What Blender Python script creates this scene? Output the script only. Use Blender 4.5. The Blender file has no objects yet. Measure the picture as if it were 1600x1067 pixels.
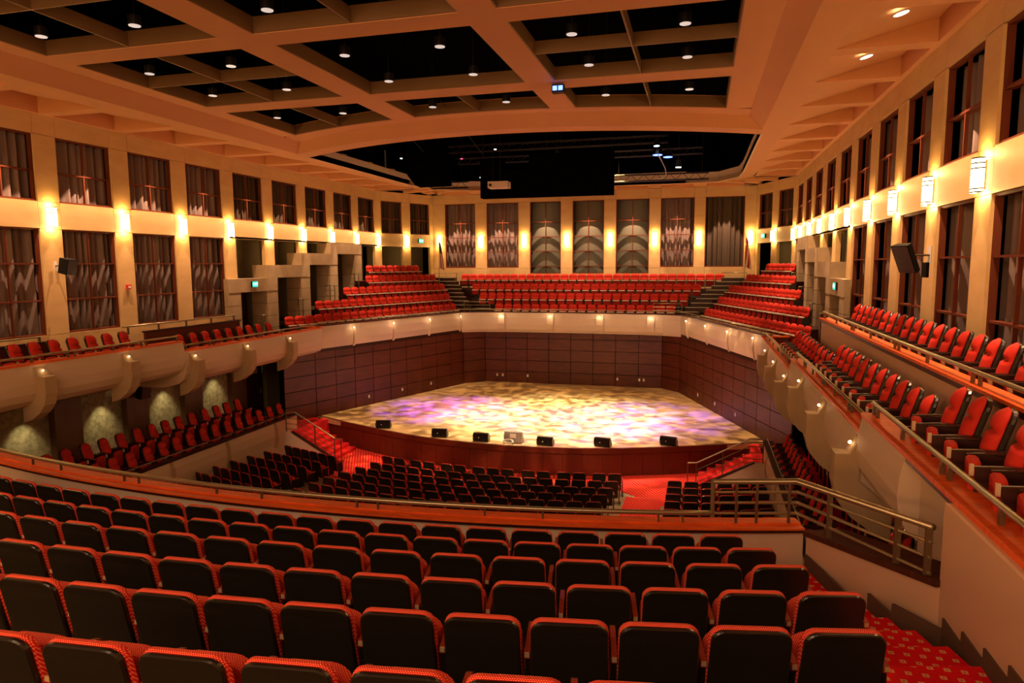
import bpy, math, random
from math import sin, cos, pi, radians as R, sqrt, atan2, exp
from mathutils import Vector, Matrix, Quaternion
random.seed(7)
C = bpy.context.scene.collection
ZO = 8.15                                   # eye height above the stalls floor; coordinates below are relative to the eye
# ------------------------------------------------------------------ camera, world, exposure
cam = bpy.data.objects.new('camera', bpy.data.cameras.new('camera')); C.objects.link(cam)
cam.data.sensor_width = 36; cam.data.lens = 36 * 1073.4 / 1600
cam.data.clip_end = 200; cam.data.clip_start = .05
_y, _p, _r = R(-15.242), R(-6.388), R(-.302)
Fw = Vector((sin(_y)*cos(_p), cos(_y)*cos(_p), sin(_p))); Rt = Vector((cos(_y), -sin(_y), 0)); Up = Rt.cross(Fw)
R2 = Rt*cos(_r) + Up*sin(_r); U2 = -Rt*sin(_r) + Up*cos(_r)
cam.matrix_world = Matrix((R2, U2, -Fw)).transposed().to_4x4()
cam.location = (0, 0, 0)
bpy.context.scene.camera = cam
w = bpy.data.worlds.new('world'); bpy.context.scene.world = w; w.use_nodes = True
w.node_tree.nodes['Background'].inputs[0].default_value = (1, .55, .3, 1)
w.node_tree.nodes['Background'].inputs[1].default_value = .02
vs = bpy.context.scene.view_settings
vs.view_transform = 'Standard'; vs.look = 'None'; vs.gamma = 1; vs.use_curve_mapping = False; vs.exposure = .40
WARM = (1, .56, .24)
def area(name, loc, target, sx, sy, power, color):
    l = bpy.data.lights.new(name, 'AREA'); l.shape = 'RECTANGLE'; l.size = sx; l.size_y = sy; l.energy = power; l.color = color
    o = bpy.data.objects.new(name, l); C.objects.link(o); o.location = loc
    o.rotation_euler = (Vector(target) - Vector(loc)).to_track_quat('-Z', 'Y').to_euler(); return o
def spot(name, loc, target, deg, power, color, blend=.6, rad=.08):
    l = bpy.data.lights.new(name, 'SPOT'); l.spot_size = R(deg); l.spot_blend = blend; l.energy = power; l.color = color; l.shadow_soft_size = rad
    o = bpy.data.objects.new(name, l); C.objects.link(o); o.location = loc
    o.rotation_euler = (Vector(target) - Vector(loc)).to_track_quat('-Z', 'Y').to_euler(); return o
def gobo(o, scale, lo, hi, seed=0., base=.05):
    l = o.data; l.use_nodes = True; nt = l.node_tree; em = nt.nodes['Emission']
    tc = nt.nodes.new('ShaderNodeTexCoord'); mp = nt.nodes.new('ShaderNodeMapping'); mp.inputs[1].default_value = (seed, seed*.7, 0)
    nz = nt.nodes.new('ShaderNodeTexNoise'); nz.inputs['Scale'].default_value = scale; nz.inputs['Detail'].default_value = 2.5; nz.inputs['Distortion'].default_value = .6
    mr = nt.nodes.new('ShaderNodeMapRange'); mr.inputs[1].default_value = lo; mr.inputs[2].default_value = hi; mr.inputs[3].default_value = base; mr.inputs[4].default_value = 1.6
    nt.links.new(tc.outputs['Normal'], mp.inputs[0]); nt.links.new(mp.outputs[0], nz.inputs['Vector'])
    nt.links.new(nz.outputs['Fac'], mr.inputs[0]); nt.links.new(mr.outputs[0], em.inputs['Strength'])
# added fills behind the camera: warm general fill and ceiling bounce
area('rear_fill', (-6, -4, 3.8), (-7, 20, -3), 14, 3, 620, (1, .58, .34))
area('ceiling_bounce_fill', (-7, -5.5, -.5), (-7, 16, 6.5), 20, 2.5, 900, (1, .43, .13))
# stage wash with breakup patterns
for (lx, ly, tx, ty, deg, pw, colr, sc, sd, blend) in (
        (-7.5, 29.6, -6.4, 30.5, 58, 17000, (1, .90, .50), 26, 1.3, .9), (-12, 30, -13.0, 29.3, 50, 3000, (1, .62, .24), 24, 4.1, .7),
        (-2.5, 30, -.9, 29.6, 52, 3200, (1, .60, .26), 24, 8.2, .7), (-10, 33.5, -10.5, 35.0, 50, 2600, (1, .58, .2), 26, 2.2, .7),
        (-4, 33.5, -3.6, 35.5, 50, 2600, (1, .55, .18), 26, 5.2, .7),
        (-11.8, 31, -12.0, 31.4, 36, 10500, (.22, .08, 1), 15, 3.3, .8), (-10.5, 31, -10.2, 31.0, 36, 6500, (.85, .06, .75), 15, 6.6, .8),
        (-2.5, 31, -2.4, 31.3, 42, 11000, (.22, .11, 1), 15, 9.1, .8), (-5.5, 31, -4.6, 29.6, 44, 7000, (.85, .12, .9), 15, 7.7, .8),
        (-7.2, 29.8, -7.0, 27.4, 66, 3800, (1, .74, .42), 26, 12.2, .7)):
    gobo(spot('stage_spot', (lx, ly, 5.3), (tx, ty, -7.05), deg, pw, colr, blend), sc, .43, .62, sd, .16)
gobo(spot('lip_spot', (-5.95, 18.05, 4.98), (-7.6, 25.4, -7.7), 40, 4200, (1, .5, .25), .6), 14, .45, .58, 3.7, .1)
spot('carpet_spot', (-11.6, 18.05, 4.98), (-14.4, 26.2, -7.8), 22, 2600, (1, .55, .35), .5)
spot('carpet_spot', (-2.85, 18.05, 4.98), (-.8, 23.5, -8), 26, 2600, (1, .55, .35), .5)
for s_ in (-1, 1):                            # spots added in every bay, beyond the two soffit fixtures, graze the tall windows
    for i_ in range(12):
        spot('window_downlight', ((-18.60 if s_ < 0 else 3.82), 40.06-2.85*(i_+.5), 4.62), ((-20.0 if s_ < 0 else 5.22), 40.06-2.85*(i_+.5), -1.2), 46, 1500, (1, .58, .34), .25, .02)
for x_ in (-15.65, -12.7, -9.8, -6.97, -4.16, -1.4, 1.4):
    spot('window_downlight', (x_, 43.1, 4.62), (x_, 44.7, -1.2), 46, 1500, (1, .58, .36), .25, .02)  # same added grazing spots along the back wall windows
# warm spots over the choir stalls, the side boxes and the main floor
for x, y, tx, ty, tz, deg, pw in (
        (-14, 31.5, -16.5, 34.5, -2.5, 62, 1500), (-.4, 31.5, 2.2, 34.5, -2.5, 62, 1500), (-10, 33, -10.5, 42.5, -1.5, 62, 1300), (-4.4, 33, -4, 42.5, -1.5, 62, 1300),):
    spot('choir_spot', (x, y, 5.0), (tx, ty, tz), deg, pw, (1, .62, .36), .8, .2)

# ------------------------------------------------------------------ materials
def mat(name, col, rough=.6, metal=0., emit=None, es=0., var=None, vs_=(6, 6, 6), bump=0., coat=0., spec=.5):
    m = bpy.data.materials.new(name); m.use_nodes = True; nt = m.node_tree; b = nt.nodes['Principled BSDF']
    b.inputs['Base Color'].default_value = (*col, 1); b.inputs['Roughness'].default_value = rough; b.inputs['Metallic'].default_value = metal
    b.inputs['Specular IOR Level'].default_value = spec
    if coat: b.inputs['Coat Weight'].default_value = coat; b.inputs['Coat Roughness'].default_value = .12
    if emit: b.inputs['Emission Color'].default_value = (*emit, 1); b.inputs['Emission Strength'].default_value = es
    if var or bump:
        tc = nt.nodes.new('ShaderNodeTexCoord'); mp = nt.nodes.new('ShaderNodeMapping'); mp.inputs[3].default_value = vs_
        nz = nt.nodes.new('ShaderNodeTexNoise'); nz.inputs['Scale'].default_value = 1; nz.inputs['Detail'].default_value = 4
        nt.links.new(tc.outputs['Object'], mp.inputs[0]); nt.links.new(mp.outputs[0], nz.inputs['Vector'])
        if var:
            mx = nt.nodes.new('ShaderNodeMix'); mx.data_type = 'RGBA'
            mx.inputs[6].default_value = (*col, 1); mx.inputs[7].default_value = (*var, 1)
            mr = nt.nodes.new('ShaderNodeMapRange'); mr.inputs[1].default_value = .35; mr.inputs[2].default_value = .65
            nt.links.new(nz.outputs['Fac'], mr.inputs[0]); nt.links.new(mr.outputs[0], mx.inputs[0]); nt.links.new(mx.outputs[2], b.inputs['Base Color'])
        if bump:
            bp = nt.nodes.new('ShaderNodeBump'); bp.inputs['Strength'].default_value = bump; bp.inputs['Distance'].default_value = .03
            nt.links.new(nz.outputs['Fac'], bp.inputs['Height']); nt.links.new(bp.outputs[0], b.inputs['Normal'])
    return m
def dotted(name, col, dot, cell, r, rough=.9, square=False):
    """woven cloth with a regular small dot: colour only"""
    m = bpy.data.materials.new(name); m.use_nodes = True; nt = m.node_tree; b = nt.nodes['Principled BSDF']; b.inputs['Roughness'].default_value = rough
    b.inputs['Specular IOR Level'].default_value = .2
    N = lambda t: nt.nodes.new(t)
    tc = N('ShaderNodeTexCoord'); sp = N('ShaderNodeSeparateXYZ'); nt.links.new(tc.outputs['Object'], sp.inputs[0])
    def M(op, a, b_=None):
        n = N('ShaderNodeMath'); n.operation = op
        for k, v in enumerate((a, b_)):
            if v is None: continue
            if isinstance(v, (int, float)): n.inputs[k].default_value = v
            else: nt.links.new(v, n.inputs[k])
        return n.outputs[0]
    X = sp.outputs[0]; Y = M('ADD', sp.outputs[1], sp.outputs[2]) if not square else sp.outputs[1]
    v = M('DIVIDE', Y, cell); row = M('FLOOR', v); off = M('MULTIPLY', M('MODULO', M('ABSOLUTE', row), 2.), .5)
    u = M('ADD', M('DIVIDE', X, cell), off)
    du = M('ABSOLUTE', M('SUBTRACT', M('FRACT', u), .5)); dv = M('ABSOLUTE', M('SUBTRACT', M('FRACT', v), .5))
    d = M('MAXIMUM', du, dv) if square else M('SQRT', M('ADD', M('MULTIPLY', du, du), M('MULTIPLY', dv, dv)))
    f = M('LESS_THAN', d, r)
    if square: f = M('SUBTRACT', f, M('LESS_THAN', d, r*.35))
    mx = N('ShaderNodeMix'); mx.data_type = 'RGBA'; mx.inputs[6].default_value = (*col, 1); mx.inputs[7].default_value = (*dot, 1)
    nt.links.new(f, mx.inputs[0]); nt.links.new(mx.outputs[2], b.inputs['Base Color'])
    return m
M_cream = mat('cream_wall_panel', (.60, .40, .17), .55, var=(.54, .35, .14), vs_=(1.2, 1.2, 3))
M_plaster = mat('ceiling_plaster', (.60, .30, .13), .8)
M_soff = mat('balcony_cream_plaster', (.60, .47, .33), .65)
M_pinkwall = mat('side_wall_plaster', (.64, .43, .28), .75, bump=.04, vs_=(60, 60, 60))
M_coffer = mat('dark_coffer_liner', (.22, .13, .055), .5, .3)
M_black = mat('black_void', (.002, .002, .002), .95, spec=.0)
M_blackm = mat('black_metal', (.012, .012, .012), .4, .5)
M_cap = mat('cherry_wood_cap', (.85, .14, .016), .5, var=(.66, .10, .012), vs_=(3, 18, 3), spec=.3)
M_ledge = mat('brown_wood_ledge', (.10, .03, .012), .8, var=(.07, .02, .009), vs_=(3, 14, 3), spec=.1)
M_redd = mat('shaded_red_seat_underside', (.30, .012, .007), .9, spec=.2)  # darker copy of the red, shade below the choir seats put into the colour
M_dwood = mat('dark_mahogany', (.040, .009, .005), .35, var=(.026, .006, .004), vs_=(4, 4, 14), spec=.3)
M_stagew = mat('mahogany_wall_panel', (.115, .018, .006), .45, var=(.07, .011, .004), vs_=(1.5, 1.5, 9))
M_front = mat('stage_front_mahogany', (.12, .022, .008), .4, var=(.10, .018, .007), vs_=(5, 5, 1))
M_floorst = mat('stage_oak_boards', (.66, .46, .25), .45, var=(.58, .39, .19), vs_=(1, 14, 1))
M_conc = mat('stalls_floor_concrete', (.40, .32, .19), .7, var=(.34, .27, .15), vs_=(1, 1, 1))
M_carpet = dotted('patterned_red_carpet', (.80, .007, .012), (.75, .48, .22), .125, .19, .95, True)
M_redc = mat('red_carpet_steps', (.75, .008, .012), .95)
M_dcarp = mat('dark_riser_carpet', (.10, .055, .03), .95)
M_red = dotted('red_dotted_upholstery', (.62, .014, .010), (.85, .38, .20), .0125, .27)
M_redf = mat('red_upholstery', (.54, .026, .013), .8, spec=.25)
M_shell = mat('black_seat_shell', (.014, .012, .008), .27, spec=.6)
M_arm = mat('red_brown_armrest', (.30, .04, .015), .3, coat=.3)
M_brass = mat('brass_number_plate', (.75, .6, .35), .35, .6)
M_bracket = mat('beige_end_bracket', (.5, .38, .24), .45)
M_pale = mat('pale_seat_edge', (.85, .76, .62), .3)
M_rail = mat('champagne_metal_rail', (.36, .31, .19), .32, .75)
M_post = mat('bronze_rail_post', (.16, .11, .06), .4, .6)
M_frame = mat('red_brown_window_frame', (.13, .030, .012), .7, spec=.15)
M_glass = mat('dark_window_glass', (.02, .02, .02), .05)
M_curt = mat('taupe_curtain', (.22, .155, .13), .85)
M_curtd = mat('dark_brown_curtain', (.07, .045, .025), .9)
M_reflec = mat('green_grey_curved_panel', (.13, .125, .085), .7)
M_stone = mat('grey_green_split_stone', (.30, .28, .17), .9, var=(.17, .16, .09), vs_=(7, 7, 7), bump=1.)
M_block = mat('tan_stone_block', (.42, .31, .18), .75, var=(.36, .26, .14), vs_=(2, 2, 2))
M_niche = mat('olive_niche_wall', (.20, .18, .10), .8)
M_pillar = mat('dark_oak_pillar', (.12, .06, .025), .5, var=(.09, .045, .018), vs_=(5, 5, 1))
M_shade = mat('lit_sconce_shade', (1, .9, .7), .5, emit=(1, .78, .36), es=6.5)
M_bulb = mat('lit_fascia_bulb', (1, .9, .7), .5, emit=(1, .62, .28), es=8)
M_dl = mat('downlight_lens', (.6, .6, .6), .3, emit=(1, .95, .9), es=.38)
M_dlw = mat('lit_downlight_lens', (1, 1, 1), .3, emit=(1, .82, .55), es=6)
M_green = mat('lit_green_exit_face', (0, .3, .12), .4, emit=(.01, .8, .36), es=2.0)
M_greenl = mat('exit_letters_pale', (.3, 1, .7), .4, emit=(.5, 1, .75), es=2.0)
M_blue = mat('blue_stage_lamp', (.1, .2, 1), .4, emit=(.08, .16, 1), es=5)
M_white = mat('white_stage_lamp', (.8, .9, 1), .4, emit=(.75, .88, 1), es=5)
M_redl = mat('red_stage_lamp', (1, .1, .2), .4, emit=(1, .05, .15), es=4)
M_grey = mat('grey_plastic_casing', (.28, .28, .28), .4)
M_lgrey = mat('white_painted_metal', (.75, .72, .68), .4)
M_proj = mat('projector_casing', (.70, .55, .48), .5)
M_alarm = mat('red_alarm_box', (.6, .02, .01), .4)
M_flagb = mat('flag_blue_cloth', (.03, .04, .12), .8)
M_flagr = mat('flag_red_cloth', (.5, .02, .02), .8)
M_flagw = mat('flag_white_cloth', (.75, .7, .6), .8)
M_red_tape = mat('plain_pale_sign', (.7, .5, .42), .5)

# ------------------------------------------------------------------ mesh helpers
class MB:
    def __init__(s, org=(0, 0, 0)): s.v = []; s.f = []; s.mi = []; s.org = Vector(org); s.sm = False
    def add(s, vs_, fs, mi=0):
        n = len(s.v); s.v += [tuple(Vector(v) - s.org) for v in vs_]; s.f += [[i + n for i in f] for f in fs]; s.mi += [mi]*len(fs); return s
    def box(s, x0, x1, y0, y1, z0, z1, mi=0):
        if x0 > x1: x0, x1 = x1, x0
        if y0 > y1: y0, y1 = y1, y0
        if z0 > z1: z0, z1 = z1, z0
        return s.add([(x0, y0, z0), (x1, y0, z0), (x1, y1, z0), (x0, y1, z0), (x0, y0, z1), (x1, y0, z1), (x1, y1, z1), (x0, y1, z1)],
                     [(0, 3, 2, 1), (4, 5, 6, 7), (0, 1, 5, 4), (1, 2, 6, 5), (2, 3, 7, 6), (3, 0, 4, 7)], mi)
    def obox(s, p, ax, ay, az, mi=0):
        """box from corner-centre p (bottom centre) with half vectors ax, ay and full vector az"""
        p, ax, ay, az = map(Vector, (p, ax, ay, az))
        b = [p-ax-ay, p+ax-ay, p+ax+ay, p-ax+ay]
        return s.add(b + [q+az for q in b], [(0, 3, 2, 1), (4, 5, 6, 7), (0, 1, 5, 4), (1, 2, 6, 5), (2, 3, 7, 6), (3, 0, 4, 7)], mi)
    def prism(s, poly, z0, z1, mi=0):
        n = len(poly); a = sum(poly[i][0]*poly[(i+1) % n][1] - poly[(i+1) % n][0]*poly[i][1] for i in range(n))
        if a < 0: poly = poly[::-1]
        zf = (lambda z, i: z[i] if isinstance(z, (list, tuple)) else z)
        vs_ = [(p[0], p[1], zf(z0, i)) for i, p in enumerate(poly)] + [(p[0], p[1], zf(z1, i)) for i, p in enumerate(poly)]
        return s.add(vs_, [list(range(n))[::-1], [n+i for i in range(n)]] + [(i, (i+1) % n, n+(i+1) % n, n+i) for i in range(n)], mi)
    def loft(s, rings, closed_ring=True, caps=True, mi=0):
        n = len(rings[0]); vs_ = [p for r in rings for p in r]; fs = []
        for k in range(len(rings)-1):
            for i in range(n if closed_ring else n-1):
                fs.append((k*n+i, k*n+(i+1) % n, (k+1)*n+(i+1) % n, (k+1)*n+i))
        if caps and closed_ring: fs.append(list(range(n))[::-1]); fs.append([(len(rings)-1)*n+i for i in range(n)])
        return s.add(vs_, fs, mi)
    def tube(s, path, r, n=8, mi=0, up=Vector((0, 0, 1))):
        path = [Vector(p) for p in path]; rings = []
        for i, p in enumerate(path):
            a = path[max(i-1, 0)]; b = path[min(i+1, len(path)-1)]; t = (b-a).normalized()
            u = up if abs(t.dot(up)) < .95 else Vector((1, 0, 0))
            e1 = t.cross(u).normalized(); e2 = e1.cross(t)
            k = 1.
            if 0 < i < len(path)-1:
                c = (path[i]-path[i-1]).normalized().dot((path[i+1]-path[i]).normalized()); k = 1/max(.6, sqrt(max(.01, (1+c)/2)))
            rings.append([tuple(p + (e1*cos(2*pi*j/n) + e2*sin(2*pi*j/n))*r*k) for j in range(n)])
        return s.loft(rings, mi=mi)
    def build(s, name, mats, parent=None, smooth=None):
        me = bpy.data.meshes.new(name); me.from_pydata(s.v, [], s.f)
        if not isinstance(mats, (list, tuple)): mats = [mats]
        for m in mats: me.materials.append(m)
        if len(mats) > 1: me.polygons.foreach_set('material_index', s.mi)
        if smooth or s.sm: me.polygons.foreach_set('use_smooth', [True]*len(me.polygons))
        me.update()
        o = bpy.data.objects.new(name, me); C.objects.link(o)
        if parent: o.parent = parent
        else: o.location = s.org
        return o
def tag(o, label=None, cat=None, group=None, kind=None):
    if label: o['label'] = label
    if cat: o['category'] = cat
    if group: o['group'] = group
    if kind: o['kind'] = kind
    return o
def thing(name, label=None, cat=None, loc=(0, 0, 0), rz=0., group=None, kind=None):
    o = bpy.data.objects.new(name, None); C.objects.link(o); o.empty_display_size = .1
    o.location = loc; o.rotation_euler = (0, 0, rz); return tag(o, label, cat, group, kind)
def struct(name, mb, m, label=None, parent=None):
    o = mb.build(name, m, parent)
    if not parent: tag(o, label, None, None, 'structure')
    return o
def arc(cx, cy, r, a0, a1, n): return [(cx + r*sin(a0+(a1-a0)*i/n), cy - r*cos(a0+(a1-a0)*i/n)) for i in range(n+1)]
ORD = 'zeroth first second third fourth fifth sixth seventh eighth ninth tenth eleventh twelfth thirteenth fourteenth fifteenth sixteenth seventeenth eighteenth nineteenth twentieth'.split()
def orde(n):
    if n <= 20: return ORD[n]
    t = {20: 'twenty', 30: 'thirty'}[n//10*10]; return t + '-' + ORD[n % 10] if n % 10 else t[:-1] + 'ieth'
XC = -7.2; XL, XR = -19.68, 4.90; YC = 40.06; BAY = 2.85; NB = 14
PY = [YC - BAY*i for i in range(NB+1)]      # pilaster centres
XF = {-1: -16.8, 1: 2.4}                     # side balcony fronts
WX = {-1: XL, 1: XR}
SIDE = {-1: 'left', 1: 'right'}

# ------------------------------------------------------------------ floors and shell
struct('floor', MB().box(-22, 7, -7, 46, -8.6, -8.15), M_conc)
struct('wall_rear', MB().box(-22, 7, -7.3, -7, -8.5, 9), M_cream)
for s in (-1, 1):                            # outer shell behind the wall panels
    x = WX[s] + s*2.2
    struct('wall_'+SIDE[s]+'_outer', MB().box(x, x+s*.2, -7, 46, -8.5, 9), M_black)
struct('wall_back_outer', MB().box(-22, 7, 46.5, 46.7, -8.5, 9), M_black)
struct('ceiling_void', MB().box(-22, 7.1, -7, 46.7, 8.2, 8.4), M_black)

# wall panels -----------------------------------------------------
def wallroot(name): return thing(name, kind='structure')
G = .012
WZ = dict(top=4.65, ut=4.05, ub=2.02, lt=1.19, lb=-2.13, base=-3.4)
def panel(root, x0, x1, y0, y1, z0, z1, m=M_cream, name='wall_panel'):
    MB().box(x0, x1, y0+G/2, y1-G/2, z0+G/2, z1-G/2).build(name, m, root)
for s in (-1, 1):
    root = wallroot('wall_'+SIDE[s]); X = WX[s]; X2 = X + s*.17
    MB().box(X+s*1.36, X+s*1.45, -7, YC-5*BAY+.3, -8.5, 5.2).build('backing', M_black, root)
    for i in range(NB):
        y = PY[i]; h = .385
        lo = -.56 - .3 + .6*i if 0 else WZ['base']
        for z0, z1 in ((WZ['ut'], WZ['top']), (WZ['ub'], WZ['ut']), (WZ['lt'], WZ['ub']), (WZ['lb'], WZ['lt']), (lo, WZ['lb'])):
            if i == 0: continue
            if z1 <= WZ['lt'] and i == 0: continue
            panel(root, X, X2, y-h, y+h, z0, z1)
        ya, yb = y-BAY+h, y-h                # the bay towards the camera
        panel(root, X, X2, ya, yb, WZ['ut'], WZ['top']); panel(root, X, X2, ya, yb, WZ['lt'], WZ['ub'])
        if i >= 5: panel(root, X, X2, ya, yb, WZ['base'], WZ['lb'])
    panel(root, X, X2, PY[0]-.385, PY[0]+.05, WZ['ut'], WZ['top']); panel(root, X, X2, PY[0]-.385, PY[0]+.05, WZ['lt'], WZ['ub']); panel(root, X, X2, PY[0]-.385, PY[0]+.05, WZ['ub'], WZ['ut']); panel(root, X, X2, PY[0]-.385, PY[0]+.05, WZ['base'], WZ['lt'])
    panel(root, X, X2, -7, PY[NB]+.385, WZ['base'], WZ['top'])
    # niche back wall behind the far bays
    MB().box(X+s*1.25, X+s*1.35, PY[5]+.3, PY[0]+.4, -3.4, 1.3).build('niche_back', M_niche, root)
    MB().box(X, X+s*1.35, PY[5]+.38, PY[5]+.42, -3.4, 1.3).build('niche_side', M_niche, root)
    for i in range(1, 5):
        MB().box(X+s*.35, X+s*1.25, PY[i]-.3, PY[i]+.3, -3.4, 1.2).build('niche_fin', M_niche, root)
    MB().box(X, X+s*1.35, PY[5], PY[0]+.4, 1.2, 1.28).build('niche_head', M_niche, root)
# splay walls and back wall
YB = 44.3; XB = {-1: -17.6, 1: 3.2}
def seg_panel(root, p0, p1, t0, t1, z0, z1, m=M_cream, th=.17, name='wall_panel', off=0., G=G):
    a = Vector((*p0, 0)); b = Vector((*p1, 0)); d = b-a; L = d.length; d.normalize(); n = Vector((-d.y, d.x, 0))
    q0 = a + d*(t0*L + G/2); q1 = a + d*(t1*L - G/2); q0 += n*off; q1 += n*off
    MB().prism([(q0.x, q0.y), (q1.x, q1.y), (q1.x+n.x*th, q1.y+n.y*th), (q0.x+n.x*th, q0.y+n.y*th)], z0+G/2, z1-G/2).build(name, m, root)
SPL = {-1: ((XL, YC), (XB[-1], YB)), 1: ((XB[1], YB), (XR, YC))}
for s in (-1, 1):
    root = wallroot('wall_splay_'+SIDE[s]); p0, p1 = SPL[s]
    cuts = [0, .07, .425, .575, .93, 1] if s < 0 else [0, .07, .425, .575, .93, 1]
    for k in range(5):
        t0, t1 = cuts[k], cuts[k+1]
        seg_panel(root, p0, p1, t0, t1, WZ['ut'], WZ['top']); seg_panel(root, p0, p1, t0, t1, WZ['lt'], WZ['ub'])
        if k in (0, 2, 4): seg_panel(root, p0, p1, t0, t1, WZ['ub'], WZ['ut']); seg_panel(root, p0, p1, t0, t1, WZ['base'], WZ['lt'])
    seg_panel(root, p0, p1, .0, 1., -3.4, 1.3, M_niche, .1, 'niche_back', 1.1)
BW = [(-16.72, -14.59), (-13.78, -11.6), (-10.81, -8.76), (-7.98, -5.96), (-5.19, -3.13), (-2.42, -.4), (.26, 2.54)]
root = wallroot('wall_back'); xe = [XB[-1]] + [v for p in BW for v in p] + [XB[1]]
for k in range(len(xe)-1):
    x0, x1 = xe[k], xe[k+1]; win = k % 2 == 1; j = k//2
    def bp(z0, z1): MB().box(x0+G/2, x1-G/2, YB, YB+.17, z0+G/2, z1-G/2).build('wall_panel', M_cream, root)
    bp(4.05, 4.65)
    if not win: bp(-.25, 4.05); bp(-2.6, -.25)
    else:
        zb = -.6 if j in (2, 3, 4) else -.2
        bp(-2.6, zb)

# curtains, windows -----------------------------------------------
def frame_ax(p0, p1):
    a = Vector((*p0, 0)); d = (Vector((*p1, 0))-a); L = d.length; d.normalize(); return a, d, L, Vector((-d.y, d.x, 0))
WN = [0]
def window(p0, p1, z0, z1, nv, hz, curtain='taupe', recess=.10, seed=0, curved=False):
    """p0->p1 runs so that the outward normal (away from the hall) is on its left-hand side"""
    WN[0] += 1; a, d, L, n = frame_ax(p0, p1); W = tag(bpy.data.objects.new('window_%d' % WN[0], None), kind='structure'); C.objects.link(W)
    W.location = a + Vector((0, 0, z0)); W.rotation_euler = (0, 0, atan2(d.y, d.x)); H = z1-z0; fw = .055
    mb = MB()                                # x along, y outward, z up
    mb.box(0, L, recess-.04, recess+.08, 0, fw); mb.box(0, L, recess-.04, recess+.08, H-fw, H)
    mb.box(0, fw, recess-.04, recess+.08, fw, H-fw); mb.box(L-fw, L, recess-.04, recess+.08, fw, H-fw)
    mb.build('window_frame', M_frame, W)
    for k in range(1, nv): x = L*k/nv; MB().box(x-.02, x+.02, recess-.02, recess+.05, fw, H-fw).build('mullion', M_frame, W)
    for z in hz: MB().box(fw, L-fw, recess-.03, recess+.15, z-z0-.022, z-z0+.022).build('crossbar', M_frame, W)
    ex = .34 if not curved else .0; mb = MB(); mb.box(-ex-.02, L+ex+.02, recess+1.0, recess+1.02, -.02, H+.02); mb.box(-ex-.03, -ex-.01, recess+.09, recess+1.0, 0, H); mb.box(L+ex+.01, L+ex+.03, recess+.09, recess+1.0, 0, H)
    mb.box(-ex, L+ex, recess+.09, recess+1.0, H, H+.02); mb.box(-ex, L+ex, recess+.09, recess+1.0, -.02, 0); mb.build('recess_lining', M_black, W)
    rnd = random.Random(seed)
    if curved:
        mb = MB(); N = 18; rg = []
        for j in range(2): rg.append([(L*i/N, recess+.16+.30*(2*i/N-1)**2, 0 if j == 0 else H) for i in range(N+1)])
        mb.loft(rg, closed_ring=False); mb.sm = True; mb.build('curved_panel', M_reflec, W)
    else:
        mb = MB(); N = 110; rg = [[], []]; ph = [rnd.uniform(0, 6.28) for _ in range(4)]
        f1 = rnd.uniform(7, 10)
        for i in range(N+1):
            u = i/N; y = recess+.34 + .085*sin(2*pi*f1*u+ph[0]) + .05*sin(2*pi*(f1*.43)*u+ph[1]) + .03*sin(2*pi*13*u+ph[2])
            xx = -ex+(L+2*ex)*u; rg[0].append((xx, y, 0.02)); rg[1].append((xx, y*.9+.04, H-.01))
        mb.loft(rg, closed_ring=False); mb.sm = True
        mb.build('curtain', M_curt if curtain == 'taupe' else M_curtd, W)
    return W
for s in (-1, 1):
    X = WX[s]
    for i in range(0, NB-1):
        ya, yb = PY[i+1]+.385, PY[i]-.385
        p0, p1 = ((X, ya), (X, yb)) if s < 0 else ((X, yb), (X, ya))
        window(p0, p1, WZ['ub'], WZ['ut'], 2, [2.95], 'taupe' if i >= 5 else 'olive', seed=i*3+s)
        if i >= 5: window(p0, p1, WZ['lb'], WZ['lt'], 2, [.10, -1.05], 'taupe', seed=i*3+s+50)
for s in (-1, 1):
    p0, p1 = SPL[s]; a, d, L, n = frame_ax(p0, p1)
    for t0, t1 in ((.07, .425), (.575, .93)):
        q0 = a+d*L*t0; q1 = a+d*L*t1; window((q0.x, q0.y), (q1.x, q1.y), WZ['ub'], WZ['ut'], 2, [2.95], 'olive', seed=int(t0*100)+s)
for j, (x0, x1) in enumerate(BW):
    zb = -.6 if j in (2, 3, 4) else -.2
    window((x0, YB), (x1, YB), zb, 4.05, 2 if j != 6 else 1, [2.75, 1.8, .85, -.12] if j != 6 else [], 'dark' if j in (6,) else 'taupe', seed=j+200, curved=j in (2, 3, 4))
# (window() wants the outward side on the left of p0->p1: +y for a run towards +x)

# ------------------------------------------------------------------ ceiling
root = thing('ceiling', kind='structure')
def cbeam(x0, x1, y0, y1, z0=5.05, z1=5.4, m=M_plaster, name='ceiling_beam'): return MB().box(x0, x1, y0, y1, z0, z1).build(name, m, root)
XG = [(-15.97, -15.35), (-10.5, -9.6), (-4.83, -4.03), (.72, 1.5)]
f_open = lambda x: 22.5 + .028*(x-XC)**2
f_bord = lambda x: 23.0 + .035*(x-XC)**2
f_bot = lambda x: 23.44 + .032*(x-XC)**2
f_void = lambda x: 24.28 + .033*(x-XC)**2
for x0, x1 in XG: cbeam(x0, x1, -7, min(f_open(x0), f_open(x1))+.12, 5.052, 5.4)
for y0, y1 in ((19.35, 20.2), (13.72, 14.5), (8.05, 8.85), (2.4, 3.2)):
    for k in range(3): cbeam(XG[k][1], XG[k+1][0], y0, y1)
def strip(fa, fb, x0, x1, z0, z1, m, name, n=24):
    a = [(x0+(x1-x0)*i/n, fa(x0+(x1-x0)*i/n)) for i in range(n+1)]; b = [(x0+(x1-x0)*i/n, fb(x0+(x1-x0)*i/n)) for i in range(n+1)]
    rings = [[(p[0], p[1], z0), (q[0], q[1], z0), (q[0], q[1], z1), (p[0], p[1], z1)] for p, q in zip(a, b)]
    return MB().loft(rings).build(name, m, root)
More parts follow.
